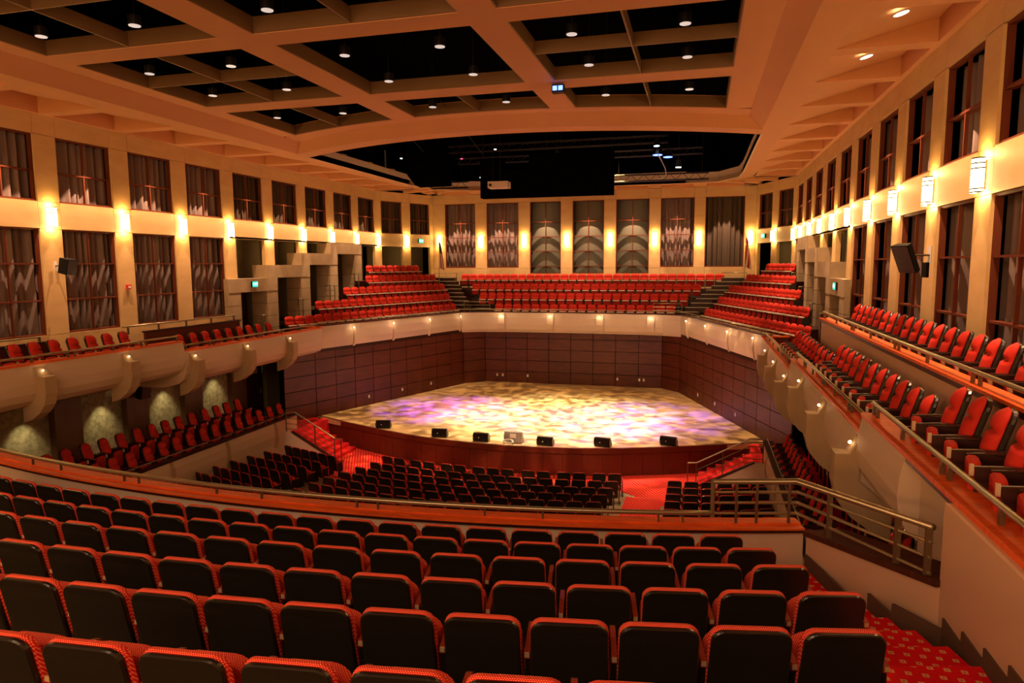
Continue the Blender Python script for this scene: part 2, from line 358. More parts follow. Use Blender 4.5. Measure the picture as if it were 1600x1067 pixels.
strip(f_open, lambda x: f_bord(x)+.0, -15.97, 1.5, 5.05, 5.45, M_plaster, 'curved_beam')
# sloped cove between grid level and perimeter soffit
mb = MB()
LT = [(-15.97, -7), (-15.97, f_bord(-15.97))]; N = 24
top = [(-15.97, -7)] + [(-15.97+17.47*i/N, f_bord(-15.97+17.47*i/N)) for i in range(N+1)] + [(1.5, -7)]
bot = [(-16.4, -7)] + [(-16.4+18.4*i/N, f_bot(-16.4+18.4*i/N)) for i in range(N+1)] + [(2.0, -7)]
mb.loft([[(p[0], p[1], 5.05) for p in top], [(p[0], p[1], 4.65) for p in bot]], closed_ring=False); mb.build('sloped_cove', M_plaster, root)
strip(f_bot, f_void, -16.4, 2.0, 4.65, 5.0, M_plaster, 'curved_soffit')
# perimeter strips
for s in (-1, 1):
    xi = -16.4 if s < 0 else 2.0; xw = WX[s]; xa = xi + s*.75; xb = xw - s*.14
    MB().box(xi, xa, -7, 37.7, 4.65, 4.9).build('soffit_strip', M_plaster, root)
    MB().box(xb, xw+s*.05, -7, YC+.3, 4.65, 5.6).build('soffit_strip', M_plaster, root)
    # ribs and sloping triangular coffers
    for i in range(NB+1):
        y = PY[i]; MB().box(xa, xb, y-.24, y+.24, 4.65, 5.5).build('ceiling_rib', M_plaster, root)
        if i < NB: MB().add([(xa, y-.24, 4.65), (xb, y-.24, 5.15), (xb, y-BAY+.24, 5.15), (xa, y-BAY+.24, 4.65), (xa, y-.24, 4.75), (xb, y-.24, 5.25), (xb, y-BAY+.24, 5.25), (xa, y-BAY+.24, 4.75)],
            [(0, 1, 2, 3), (7, 6, 5, 4), (0, 4, 5, 1), (1, 5, 6, 2), (2, 6, 7, 3), (3, 7, 4, 0)]).build('coffer_slope', M_plaster, root)
# far perimeter: ring between opening and back walls, with coffers
op = {-1: [(-16.4, 37.7), (-16.0, 39.6), (-15.0, 41.3), (-13.4, 41.9)], 1: [(2.0, 37.7), (1.9, 39.6), (.9, 41.6), (-.9, 41.9)]}
for s in (-1, 1):
    P = op[s]
    MB().prism([P[0], P[1], P[2], (P[2][0]+s*.35, P[2][1]+.5), (P[1][0]+s*.7, P[1][1]+.4), (P[0][0]+s*.75, P[0][1])], 4.65, 4.9).build('soffit_strip', M_plaster, root)
    A = (XB[s], YB); B = (WX[s], YC)
    mb = MB(); mb.prism([(P[1][0]+s*.7, P[1][1]+.4), (P[2][0]+s*.35, P[2][1]+.5), (XB[s], YB), (WX[s], YC+.25), (P[0][0]+s*.75, PY[0]+.24)], 4.80, 4.95); mb.build('soffit_panel', M_plaster, root)
    for t in (.05, .5, .95):
        ax = WX[s]+(XB[s]-WX[s])*t; ay = YC+(YB-YC)*t; bx = P[1][0]+s*.6+(P[2][0]+s*.3-P[1][0]-s*.6)*t; by = P[1][1]+.4+(P[2][1]+.5-P[1][1]-.4)*t
        d = Vector((ax-bx, ay-by, 0)).normalized(); nn = Vector((-d.y, d.x, 0))*.2
        MB().prism([(ax-nn.x, ay-nn.y), (bx-nn.x, by-nn.y), (bx+nn.x, by+nn.y), (ax+nn.x, ay+nn.y)], 4.65, 4.9).build('ceiling_rib', M_plaster, root)
MB().prism([(-15.0, 41.3), (-13.4, 41.9), (-.9, 41.9), (.9, 41.6), (1.2, 42.2), (-.9, 42.55), (-13.4, 42.55), (-15.3, 41.9)], 4.65, 4.9).build('soffit_strip', M_plaster, root)
MB().box(XB[-1], XB[1], 42.2, YB+.1, 4.85, 5.0).build('soffit_panel', M_plaster, root)
for x in (-17.2, -14.2, -11.2, -8.36, -5.56, -2.77, -.1, 2.8): MB().box(x-.4, x+.4, 42.4, YB, 4.65, 4.86).build('ceiling_rib', M_plaster, root)
MB().box(XB[-1], XB[1], YB-.2, YB+.05, 4.65, 4.86).build('soffit_strip', M_plaster, root)
# inner fascia of the stage opening
for s in (-1, 1):
    P = op[s]; xi = P[0][0]
    path = [(xi, f_void(xi))] + P
    rg = [[(p[0], p[1], 4.64), (p[0], p[1], 5.2), (p[0]+s*.08, p[1]+.03, 5.2), (p[0]+s*.08, p[1]+.03, 4.64)] for p in path]
    MB().loft(rg).build('opening_fascia', M_soff, root)
MB().box(-13.4, -.9, 41.9, 41.98, 4.64, 5.3).build('opening_fascia', M_soff, root)
# dark liners of the grid openings with dividing blades
OX = [(-15.35, -10.5), (-9.6, -4.83), (-4.03, .72)]; OY = [(8.85, 13.72), (14.5, 19.35), (20.2, None)]
for i, (x0, x1) in enumerate(OX):
    for j, (y0, y1) in enumerate(OY):
        ya = [y1]*9 if y1 else [f_open(x0+(x1-x0)*k/8) for k in range(9)]
        mb = MB(); t = .03
        mb.box(x0, x0+t, y0, ya[0], 5.07, 5.42); mb.box(x1-t, x1, y0, ya[-1], 5.07, 5.42); mb.box(x0, x1, y0, y0+t, 5.07, 5.42)
        mb.loft([[(x0+(x1-x0)*k/8, ya[k]-t, 5.07), (x0+(x1-x0)*k/8, ya[k], 5.07), (x0+(x1-x0)*k/8, ya[k], 5.42), (x0+(x1-x0)*k/8, ya[k]-t, 5.42)] for k in range(9)])
        mb.build('coffer_liner', M_coffer, root)
        xm = (x0+x1)/2; ym = (y0+(y1 or y0+4.8))/2
        if (i, j) == (1, 1): continue
        MB().box(xm-.02, xm+.02, y0+t, (ya[4])-t, 5.07, 5.38).build('divider_blade', M_coffer, root)
        if y1:
            MB().box(x0+t, xm-.02, ym-.02, ym+.02, 5.07, 5.38).build('divider_blade', M_coffer, root)
            MB().box(xm+.02, x1-t, ym-.02, ym+.02, 5.07, 5.38).build('divider_blade', M_coffer, root)
# downlights hanging in the grid cells
COLN = ['outermost', 'second', 'third', 'fourth', 'fifth', 'sixth']; ROWN = ['front', 'second', 'third', 'fourth', 'fifth']
def letters(cu, t):
    tmp = bpy.data.objects.new('tmp', cu); C.objects.link(tmp); bpy.context.view_layer.update()
    me = bpy.data.meshes.new_from_object(tmp.evaluated_get(bpy.context.evaluated_depsgraph_get())); bpy.data.objects.remove(tmp); bpy.data.curves.remove(cu)
    me.name = 'exit_letters'; me.materials.clear(); me.materials.append(M_greenl)
    o = bpy.data.objects.new('exit_letters', me); C.objects.link(o); o.parent = t; o.location = (0, .018, 0); o.rotation_euler = (pi/2, 0, pi); o['kind'] = 'stuff'
def ring(cx, cy, z, r, n=16): return [(cx+r*cos(2*pi*k/n), cy+r*sin(2*pi*k/n), z) for k in range(n)]
for i, x in enumerate((-14.1, -11.6, -8.4, -5.95, -2.85, -.42)):
    for j, y in enumerate((21.3, 18.05, 15.6, 12.5)):
        t = thing('downlight', 'black can downlight in ceiling grid, %s row from stage, %s column from pale wall' % (ROWN[j], ORD[i+1]), 'ceiling light', (x, y, 5.04), 0, 'grid downlights')
        m = MB(); m.loft([ring(0, 0, .0, .13), ring(0, 0, .20, .13)]); m.sm = False; m.build('can', M_blackm, t)
        MB().loft([ring(0, 0, -.012, .118), ring(0, 0, .01, .118)]).build('lens', M_dl, t)
        MB().box(-.012, .012, -.012, .012, .20, 3.15).build('stem', M_blackm, t)
for k, y in enumerate((15.45, 18.35)):
    t = thing('recessed_light', 'lit oval recessed light in the sloping soffit, %s from the camera' % ('nearer' if k == 0 else 'farther'), 'ceiling light', (3.62, y-.1, 4.81), 0, 'soffit downlights')
    o = MB().loft([ring(0, 0, -.05, .13), ring(0, 0, -.02, .14)]).build('lens', M_dlw, t); o.rotation_euler = (0, -R(14), 0)
    o = MB().loft([ring(0, 0, -.045, .155), ring(0, 0, -.02, .16)]).build('trim_ring', M_lgrey, t); o.rotation_euler = (0, -R(14), 0)

# ------------------------------------------------------------------ sconces
def sconce(x, y, nx, ny, label, z=1.553):
    t = thing('wall_sconce', label, 'wall light', (x, y, z), atan2(ny, nx)-pi/2, 'cylindrical wall sconces')   # local +y points into the hall
    N = 12; r = .16; h = .31
    def half(rr, z_): return [(rr*cos(pi*k/N), .05+rr*sin(pi*k/N), z_) for k in range(N+1)]
    m = MB(); m.loft([half(r, -h), half(r, h)], closed_ring=False); m.sm = True; m.build('shade', M_shade, t)
    MB().box(-.1, .1, 0, .03, -.26, .26).build('back_plate', M_post, t)
    for zz in (-.3, -.24, .12, .21, .30):
        MB().loft([[(p[0]*1.03, p[1]*1.02, zz-.012) for p in half(r, 0)], [(p[0]*1.03, p[1]*1.02, zz+.012) for p in half(r, 0)]], closed_ring=False).build('band', M_blackm, t)
    for dz in (-.36, .36):
        l = bpy.data.lights.new('sconce_lamp', 'POINT'); l.energy = 19; l.color = (1, .57, .19); l.shadow_soft_size = .05
        o = bpy.data.objects.new('sconce_lamp', l); C.objects.link(o); o.parent = t; o.location = (0, .14, dz)
for s in (-1, 1):
    for i in range(0, 13):
        side = 'facing wall of tall windows' if s < 0 else 'wall above the near side boxes'
        sconce(WX[s], PY[i], -s, 0, 'glowing half-cylinder sconce on %s, %s from the splayed corner' % (side, ORD[i+1]) )
    a, d, L, n = frame_ax(*SPL[s]); q = a+d*L*.5
    sconce(q.x, q.y, -n.x, -n.y, 'glowing sconce between the two small windows of %s splayed wall' % ('the pale' if s < 0 else 'the near-box'))
for k, x in enumerate((-17.15, -14.2, -11.2, -8.36, -5.56, -2.77, -.1, 2.9)):
    sconce(x, YB, 0, -1, 'glowing sconce on back wall behind choir seats, %s from the striped flag' % ORD[k+1])

# ------------------------------------------------------------------ stepped stone portals beside the choir
FX = {-1: -19.45, 1: 4.70}
for s in (-1, 1):
    root = wallroot('wall_portal_'+SIDE[s]); xf = FX[s]; xb = xf + s*.85
    for k in range(4):
        y0 = 25.25+2.87*k; y1 = y0+3.6; zt = -.56+.6*k
        if k == 0: MB().box(xf, WX[s]-s*.005, y0, y0+.5, zt-.6, zt).build('stone_header', M_block, root)
        MB().box(xf, xb, y0+(.5 if k == 0 else 0), y1, zt-.6, zt).build('stone_header', M_block, root)
        fl = -3.3+.58*k
        def pier(a, b, top):
            z = top; n = 0
            while z > fl+.05:
                z2 = max(fl, z-.58); MB().box(xf+s*.015, xb if a > 26.2 else WX[s]-s*.005, a, b, z2+.008, z-.008).build('stone_block', M_block, root); z = z2
        pier(y1-.85, y1, zt-.6)
        if k == 0: pier(y0, y0+.85, zt-.6)
        # door leaf, dark, set back in the opening
        if k == 0: MB().box(xb+s*.25, xb+s*.32, y0+1.3, y1-.9, fl, zt-.6).build('door_leaf', M_dwood, root)
        MB().box(xf+s*.4, xb, y0+.85, y1-.85, fl-.2, fl).build('threshold', M_dcarp, root)
        if k == 0:
            t = thing('exit_sign', 'green lit exit sign above the lowest stone doorway of %s' % ('the wall opposite' if s < 0 else 'the near-box wall'), 'exit sign', (xf-s*.08, 27.0 if s < 0 else 26.6, -.82), pi/2*s, 'exit signs')
            MB().box(-.2, .2, -.09, .0, -.13, .13).build('housing', M_blackm, t); MB().box(-.18, .18, .0, .012, -.115, .115).build('lit_face', M_green, t)
            cu = bpy.data.curves.new('exit_letters', 'FONT'); cu.body = 'EXIT'; cu.size = .17; cu.align_x = 'CENTER'; cu.align_y = 'CENTER'; cu.extrude = .004
            letters(cu, t)
for s in (-1, 1):                           # splay exit signs
    a, d, L, n = frame_ax(*SPL[s]); u = .75 if s < 0 else .25; q = a+d*L*u - n*.1
    t = thing('exit_sign', 'green lit exit sign under the last small window beside %s' % ('striped flag' if s < 0 else 'furled pale flag'), 'exit sign', (q.x, q.y, 1.60), atan2(-n.y, -n.x)-pi/2, 'exit signs')
    MB().box(-.2, .2, -.1, .0, -.13, .13).build('housing', M_blackm, t); MB().box(-.18, .18, .0, .012, -.115, .115).build('lit_face', M_green, t)
    cu = bpy.data.curves.new('exit_letters', 'FONT'); cu.body = 'EXIT'; cu.size = .17; cu.align_x = 'CENTER'; cu.align_y = 'CENTER'; cu.extrude = .004
    letters(cu, t)

# ------------------------------------------------------------------ stage
stage_pts_wall = [(-10.0, 28.2), (-6.25, 38.4), (-5.25, 39.5), (5.25, 39.5), (6.25, 38.4), (10.0, 28.2)]
edge = [(10, 28.3), (8, 27.35), (6, 26.5), (4.5, 25.95), (3, 25.55), (1.5, 25.33), (0, 25.25), (-1.5, 25.33), (-3, 25.55), (-4.5, 25.95), (-6, 26.5), (-8, 27.35), (-10, 28.3)]
poly = [(XC+a, b) for a, b in stage_pts_wall] + [(XC+a, b) for a, b in edge[1:-1]]
struct('stage_floor', MB().prism(poly, -7.25, -7.05), M_floorst)
root = thing('stage_front', kind='structure')
for k in range(len(edge)-1):
    for h in range(2):
        a = Vector((XC+edge[k][0], edge[k][1], 0)); b = Vector((XC+edge[k+1][0], edge[k+1][1], 0)); a2 = a.lerp(b, h*.5+.004); b2 = a.lerp(b, h*.5+.496)
        MB().prism([(a2.x, a2.y+.02), (b2.x, b2.y+.02), (b2.x, b2.y+.12), (a2.x, a2.y+.12)], -8.15, -7.27).build('panel', M_front, root)
rg = [[(XC+a, b-.02, -7.25), (XC+a, b+.1, -7.25), (XC+a, b+.1, -7.03), (XC+a, b-.02, -7.03)] for a, b in edge]
MB().loft(rg).build('nosing', M_front, root)
# panelled stage walls
root = wallroot('wall_stage')
W_ = [(-10.6, 26.57), (-10.0, 28.2), (-6.25, 38.4), (-5.25, 39.5), (5.25, 39.5), (6.25, 38.4), (10.0, 28.2), (10.6, 26.57)]
zs_ = [-7.05, -6.38, -5.71, -5.04, -4.37, -3.9]
for k in range(len(W_)-1):
    p0 = (XC+W_[k][0], W_[k][1]); p1 = (XC+W_[k+1][0], W_[k+1][1]); L = (Vector(p1)-Vector(p0)).length; n = max(1, round(L/1.25))
    if k in (0, 6): n = 1
    for j in range(n):
        for q in range(5):
            seg_panel(root, p0, p1, j/n, (j+1)/n, zs_[q]-(1.1 if (q == 0 and k in (0, 6)) else 0), zs_[q+1], M_stagew, .05, 'wood_panel', G=.03)
    seg_panel(root, p0, p1, 0, 1, -8.15, -3.9, M_black, .1, 'backing', .06)
for (px, py) in ((-15.1, 34.0), (-14.5, 36.0), (-16.0, 31.7), (-17.0, 28.7)):
    pass
for k, (x, y, nx, ny) in enumerate(((-11.7, 39.5, 0, -1), (-11.35, 39.5, 0, -1), (-9.8, 39.5, 0, -1), (-4.45, 39.5, 0, -1), (-3.2, 39.5, 0, -1), (-2.95, 39.5, 0, -1))):
    tag(MB((x, y-.012, -6.62)).box(x-.05, x+.05, y-.012, y+.0, -6.7, -6.54).build('outlet_plate', M_lgrey), 'small white outlet plate low on rear stage wall, %s along from corner' % ORD[k+1], 'outlet', 'stage wall outlet plates')
for k, t in enumerate((.3, .52, .73)):
    for s in (-1, 1):
        x = XC+s*(10-3.75*t) - s*.012; y = 28.2+10.2*t
        m = MB((x, y, -6.6)); m.obox((x, y, -6.7), (s*.0, 0, 0) if 0 else (-s*.345*.05, .94*.05, 0), (s*.94*.012, .345*.012, 0), (0, 0, .16))
        tag(m.build('outlet_plate', M_lgrey), 'small white outlet plate low on %s stage side wall, %s from the front' % ('far' if s < 0 else 'near-box', ORD[k+1]), 'outlet', 'stage wall outlet plates')
# floor monitors
def monitor(x, y, w_, label, big=False):
    rz = -(x-XC)*.04
    t = thing('stage_monitor', label, 'speaker', (x, y, -7.03), rz, 'stage edge monitors')   # local -y faces the seats: rear of the wedge
    h = .33 if not big else .42; d = .34
    sec = [(-.5*w_, 0), (.5*w_, 0)]
    m = MB(); prof = [(0, 0), (0, h), (d*.45, h), (d, h*.25), (d, 0)]
    m.loft([[(-w_/2, p[0], p[1]) for p in prof], [(w_/2, p[0], p[1]) for p in prof]]); m.build('cabinet', M_blackm if not big else M_grey, t)
    MB().box(-w_/2-.015, -w_/2+.03, -.012, .02, h*.15, h*.8).build('side_handle', M_grey if big else M_shell, t)
    MB().add([(-w_/2+.04, d*.47+.012, h-.02), (w_/2-.04, d*.47+.012, h-.02), (w_/2-.04, d-.01, h*.27), (-w_/2+.04, d-.01, h*.27), (-w_/2+.04, d*.47+.03, h-.005), (w_/2-.04, d*.47+.03, h-.005), (w_/2-.04, d+.012, h*.29), (-w_/2+.04, d+.012, h*.29)],
             [(0, 1, 2, 3), (7, 6, 5, 4), (0, 4, 5, 1), (1, 5, 6, 2), (2, 6, 7, 3), (3, 7, 4, 0)]).build('grille', M_grey, t)
    for xx in (-.30, -.08) if not big else (-.12, .12):
        MB().box(xx-.02, xx+.02, -.01, .0, h*.42, h*.42+.035).build('socket', M_lgrey, t)
    if big: MB().box(-.12, .12, -.02, .0, h*.45, h*.85).build('jack_plate', M_lgrey, t)
    return t
for k, (x, y) in enumerate(((-13.1, 26.72), (-10.17, 25.87), (-8.3, 25.6), (-5.68, 25.6), (-3.5, 26.0), (-1.04, 26.8))):
    monitor(x, y, .62, 'black wedge monitor on stage edge, %s from the far steps' % ORD[k+1 if k < 3 else k+2])
t = monitor(-7.0, 25.75, .72, 'larger grey wedge monitor with coiled white cable, middle of stage edge', True)
m = MB((-7.15, 25.55, -7.02)); pts = []
for i in range(70): a = i*.42; pts.append((-7.15+.20*cos(a)+.03*sin(i*.7), 25.58+.10*sin(a), -7.0+.0009*i+.10*max(0, sin(a))*.8)); 
m.tube(pts, .012, 5); tag(m.build('coiled_cable', M_lgrey), 'coiled white cable heaped behind the grey wedge monitor', 'cable')

# ------------------------------------------------------------------ stalls floor, carpet, stage steps
def FZ(y): return -8.15 + max(0., 23.2-y)*.047
struct('floor_rake', MB().loft([[(x_, 23.2, -8.16), (x_, 23.2, -8.151), (x_, 6, FZ(6)), (x_, 6, -8.16)] for x_ in (-17.0, 2.5)]), M_conc)
m = MB(); m.prism([(-14.6, 22.9), (-12.2, 22.9), (-2.85, 24.4), (-.9, 22.9), (2.3, 25.6), (2.3, 28.6), (-17, 28.6), (-17, 26.0)], -8.149, -8.13)
tag(m.build('front_carpet', M_carpet), 'red patterned carpet strip between stage front and first stalls row', 'carpet')
tag(MB().loft([[(x_, 23.6, -8.12), (x_, 23.2, -8.12), (x_, 12, FZ(12)+.02), (x_, 12, FZ(12)+.005), (x_, 23.2, -8.145), (x_, 23.6, -8.145)] for x_ in (-2.32, -1.08)]).build('aisle_carpet', M_carpet), 'red patterned carpet runner in aisle beside the short stalls block', 'carpet')
tag(MB().loft([[(x_, 23.2, -8.12), (x_-.3, 12, FZ(12)+.02), (x_-.3, 12, FZ(12)+.005), (x_, 23.2, -8.145)] for x_ in (-13.0, -12.3)]).build('aisle_carpet', M_carpet), 'red carpet runner in aisle beside the angled stalls block', 'carpet')
for s in (-1, 1):
    root = thing('stage_steps', kind='structure'); n = 6
    for k in range(n):
        x1 = XC+s*(9.25-.32*k); x0 = XC+s*(9.25-.32*(k+1)); zt = -7.05-.155*(k+1)
        MB().box(x0, x1, 25.0, 26.9, -8.15, zt).build('step', M_redc, root)
    MB().box(XC+s*9.25, XC+s*9.6, 25.0, 28.6, -8.15, -7.06).build('landing', M_redc, root)
    MB().add([(XC+s*9.6, 24.88, -6.97), (XC+s*9.2, 24.88, -6.97), (XC+s*7.2, 24.88, -8.05), (XC+s*7.2, 24.88, -8.15), (XC+s*9.6, 24.88, -8.15)] + [(XC+s*9.6, 25.0, -6.97), (XC+s*9.2, 25.0, -6.97), (XC+s*7.2, 25.0, -8.05), (XC+s*7.2, 25.0, -8.15), (XC+s*9.6, 25.0, -8.15)],
        [(0, 1, 2, 3, 4), (9, 8, 7, 6, 5), (0, 5, 6, 1), (1, 6, 7, 2), (2, 7, 8, 3), (3, 8, 9, 4), (4, 9, 5, 0)]).build('side_wall', M_soff, root)
    MB().obox((XC+s*8.2, 24.94, -7.53), (s*1.02, 0, .55), (0, .08, 0), (0, 0, .06)).build('stringer', M_dwood, root)
    # rail
    t = thing('stair_rail', 'metal stair handrail with lower bars on %s stage steps' % ('far' if s < 0 else 'near-box'), 'handrail', (XC+s*9.4, 24.94, -7.0), 0, 'stage step handrails')
    o_ = Vector(t.location)
    def rl(z): return [Vector((XC+s*9.5, 24.94, -6.12+z)), Vector((XC+s*9.05, 24.94, -6.12+z)), Vector((XC+s*7.25, 24.94, -7.12+z*1.0)), Vector((XC+s*6.95, 24.94, -7.14+z))]
    MB(o_).tube(rl(0), .028).build('handrail', M_rail, t)
    for z in (-.27, -.5, -.72): MB(o_).tube(rl(z)[:3], .014, 6).build('bar', M_post, t)
    for x_, za, zb in ((9.5, -6.12, -7.0), (8.15, -6.62, -7.5), (7.25, -7.12, -8.1), (6.95, -7.14, -8.15)): MB(o_).box(XC+s*x_-.018, XC+s*x_+.018, 24.922, 24.958, zb, za).build('post', M_post, t)

# ------------------------------------------------------------------ rails
def rail(name, label, path, posts, r=.03, drop=.16, group=None, bars=(), cat='handrail', pr=.02):
    """path: list of points; posts: list of (x,y,ztop) ; posts go down by drop"""
    o = Vector(path[0]); t = thing(name, label, cat, path[0], 0, group)
    MB(o).tube(path, r, 10).build('handrail', M_rail, t, smooth=True)
    for dz in bars: MB(o).tube([Vector(p)+Vector((0, 0, dz)) for p in path], r*.6, 8).build('bar', M_rail, t)
    for p in posts: MB(o).box(p[0]-pr, p[0]+pr, p[1]-pr*1.4, p[1]+pr*1.4, p[2]-drop, p[2]).build('post', M_post, t)
    return t

# ------------------------------------------------------------------ side balconies
def profile(s, xf, zc):
    o = [(0, -.05), (.05, -.30), (.07, -.55), (.04, -.80), (-.07, -1.0), (-.30, -1.16), (-.85, -1.30), (-2.75, -1.34), (-2.75, -.62), (-.22, -.62), (-.22, -.05)]
    return [(xf - s*a, zc+b) for a, b in o]
SECT = [(-6.0, 11.1, -2.22), (11.1, 19.35, -2.50), (19.35, 28.2, -2.84)]
for s in (-1, 1):
    xf = XF[s]
    for k, (y0, y1, zc) in enumerate(SECT):
        root = thing('balcony_'+SIDE[s], kind='structure')
        pr = profile(s, xf, zc)
        yf = 8.85 if k == 0 else y0
        m = MB(); m.loft([[(p[0], yf+.01, p[1]) for p in pr], [(p[0], y1-.01, p[1]) for p in pr]]); m.build('fascia', M_soff, root)
        if k == 0: MB().box(xf+s*.18, xf+s*.34, y0, yf, zc-2.4, zc-.05).build('flat_wall', M_soff, root)
        MB().box(xf-s*.03, xf+s*.36, y0+.01, y1-.01, zc-.05, zc).build('wood_cap', M_cap, root)
        MB().box(xf-s*.0, xf+s*.03, y0+.01, y1-.01, zc-.12, zc-.05).build('cap_moulding', M_dwood, root)
        MB().box(xf+s*.22, xf+s*.26, y0+.01, y1-.01, zc-.62, zc-.05).build('inner_lining', M_dwood, root)
        MB().box(xf+s*.26, WX[s]-s*.02, y0+.02, y1-.02, zc-.63, zc-.60).build('floor_carpet', M_dcarp, root)
        # rail on the cap
        ya = max(y0+.15, .5); n = max(2, int((y1-ya)/1.35)); xr = xf+s*.12; zr = zc+.16
        ps = []
        for j in range(n+1):
            yy = ya+.1+(y1-.25-ya)*j/n; ps += [(xr, yy, zr)]
            if j % 2: ps += [(xr, yy-.22, zr)]
        rail('balcony_rail', 'champagne metal rail on wood cap of %s side balcony, %s' % ('opposite' if s < 0 else 'near', ('topmost section', 'middle section', 'lowest section by stage')[k]),
             [(xr, ya, zr), (xr, y1-.15, zr)] if k else [(xr, ya, zr), (xr, y1-.08, zr)], ps, r=.032, drop=.16, group='side balcony rails')
    # end return at the choir
    root = thing('balcony_end_'+SIDE[s], kind='structure')
    MB().box(xf, WX[s]-s*1.4, 28.1, 28.2, -3.5, -2.84).build('end_panel', M_frame, root); MB().box(xf-s*.03, WX[s]-s*1.4, 28.05, 28.25, -2.84, -2.79).build('wood_cap', M_cap, root)
    # corbels with their small lamps
    for k in range(1, 11):
        y = PY[k+3]-.35 if s > 0 else PY[k+3]-.35
        if y > 28 or y < 9.5: continue
        zc = [z for a, b, z in SECT if a <= y <= b][0]; zt = zc-.36
        t = thing('corbel', 'tan scroll bracket with a small lit bulb under %s side balcony, %s from the stage' % ('opposite' if s < 0 else 'near', ORD[k]), 'bracket', (xf-s*.02, y, zt), 0, 'side balcony brackets')
        o = Vector(t.location); hw = .17
        pf = [(.36, 0), (.37, -.5), (.30, -.85), (.12, -1.1), (-.20, -1.4), (-.45, -1.55), (-.45, -.7), (-.02, -.5), (-.02, 0)]
        pf = [(.02, 0), (.36, 0), (.37, -.45), (.29, -.75), (.10, -.98), (-.16, -1.16), (-.45, -1.26), (-.45, -.8), (.02, -.4)]
        MB(o).loft([[(xf-s*a, y-hw, zt+b) for a, b in pf], [(xf-s*a, y+hw, zt+b) for a, b in pf]]).build('scroll', M_block, t)
        MB(o).add([(xf-s*.03, y-hw, zc-.12), (xf-s*.03, y+hw, zc-.12), (xf-s*.16, y+hw, zt+.0), (xf-s*.16, y-hw, zt+.0), (xf+s*.02, y-hw, zc-.12), (xf+s*.02, y+hw, zc-.12), (xf+s*.02, y+hw, zt), (xf+s*.02, y-hw, zt)],
            [(0, 1, 2, 3), (7, 6, 5, 4), (0, 4, 5, 1), (1, 5, 6, 2), (2, 6, 7, 3), (3, 7, 4, 0)]).build('neck', M_block, t)
        m = MB(o); c = (xf-s*.13, y, zt+.15)
        m.loft([[(c[0]-s*(.028*cos(a)), c[1]+.028*sin(a)*cos(b), c[2]+.028*sin(a)*sin(b)) for b in [2*pi*q/8 for q in range(8)]] for a in (.2, .9, 1.6, 2.4)]); m.build('bulb', M_bulb, t)
        l = bpy.data.lights.new('bulb_lamp', 'POINT'); l.energy = .35; l.color = (1, .6, .3); l.shadow_soft_size = .03
        lo = bpy.data.objects.new('bulb_lamp', l); C.objects.link(lo); lo.parent = t; lo.location = (-s*.22, 0, .16)
# raised rear row on the right, with its parapet
root = thing('balcony_rear_tier', kind='structure')
MB().box(3.45, 3.60, -6, 21.6, -3.25, -1.62).build('parapet', M_pinkwall, root)
MB().box(3.40, 3.66, -6, 21.65, -1.62, -1.575).build('wood_cap', M_cap, root); MB().box(3.42, 3.46, -6, 21.65, -1.70, -1.62).build('cap_moulding', M_dwood, root)
MB().box(3.60, XR, -6, 21.6, -2.3, -2.12).build('floor_carpet', M_dcarp, root)
MB().add([(3.42, 21.6, -1.46), (3.62, 21.6, -1.46), (3.62, 21.75, -1.46), (3.42, 21.75, -1.46), (3.42, 21.6, -3.3), (3.62, 21.6, -3.3), (3.62, 21.75, -3.3), (3.42, 21.75, -3.3)], [(0, 1, 2, 3), (7, 6, 5, 4), (0, 4, 5, 1), (1, 5, 6, 2), (2, 6, 7, 3), (3, 7, 4, 0)]).build('end_post', M_dwood, root)
ps = []
for j in range(12):
    yy = .8+j*1.88; ps.append((3.5, yy, -1.42))
    if j % 2: ps.append((3.5, yy-.25, -1.42))
rail('balcony_rail', 'long metal rail above the pink parapet of raised rear box row', [(3.5, .4, -1.42), (3.5, 21.6, -1.42)], ps, .032, .16, 'side balcony rails')
# opposite side: rear rail and low brown parapet
root = thing('balcony_rear_parapet', kind='structure')
MB().box(-18.35, -18.25, 8, 15.7, -3.1, -2.2).build('parapet', M_frame, root); MB().box(-18.4, -18.2, 8, 15.72, -2.2, -2.15).build('wood_cap', M_dwood, root)
MB().box(-18.35, -18.25, 19.3, 24.3, -3.4, -2.25).build('parapet', M_frame, root); MB().box(-18.4, -18.2, 19.28, 24.32, -2.25, -2.2).build('wood_cap', M_dwood, root)
rail('balcony_rail', 'metal rail behind the highest red seats of the opposite balcony', [(-18.3, 8, -2.0), (-18.3, 15.4, -2.0)], [(-18.3, 9+k*1.6, -2.0) for k in range(5)], .028, .2, 'side balcony rails')
rail('balcony_rail', 'metal rail over low brown parapet behind the lower opposite box seats', [(-18.3, 18.4, -1.98), (-18.3, 24.2, -2.0)], [(-18.3, 18.6+k*1.35, -2.0) for k in range(5)], .028, .25, 'side balcony rails')

# ------------------------------------------------------------------ choir balcony fascia
FP = [(-9.7, 28.2), (-6.3, 38.2), (-5.3, 38.7), (-3.7, 38.95), (0, 39.05), (3.7, 38.95), (5.3, 38.7), (6.3, 38.2), (9.7, 28.2)]
FPW = [(XC+a, b) for a, b in FP]
def offs(pts, d):
    out = []
    for i, p in enumerate(pts):
        a = Vector(pts[max(i-1, 0)]); b = Vector(pts[min(i+1, len(pts)-1)]); t = (b-a).normalized(); out.append((p[0]-t.y*d, p[1]+t.x*d))
    return out
root = thing('choir_balcony', kind='structure')
pin = FPW; pback = offs(FPW, .5)
sec = [(.0, -2.80), (-.05, -3.1), (-.05, -3.5), (.0, -3.8), (.10, -3.97), (.6, -4.0), (.6, -2.80)]
rings = []
LAY = [offs(FPW, d) for d, z in sec]
for i in range(len(FPW)): rings.append([(LAY[k][i][0], LAY[k][i][1], sec[k][1]) for k in range(len(sec))])
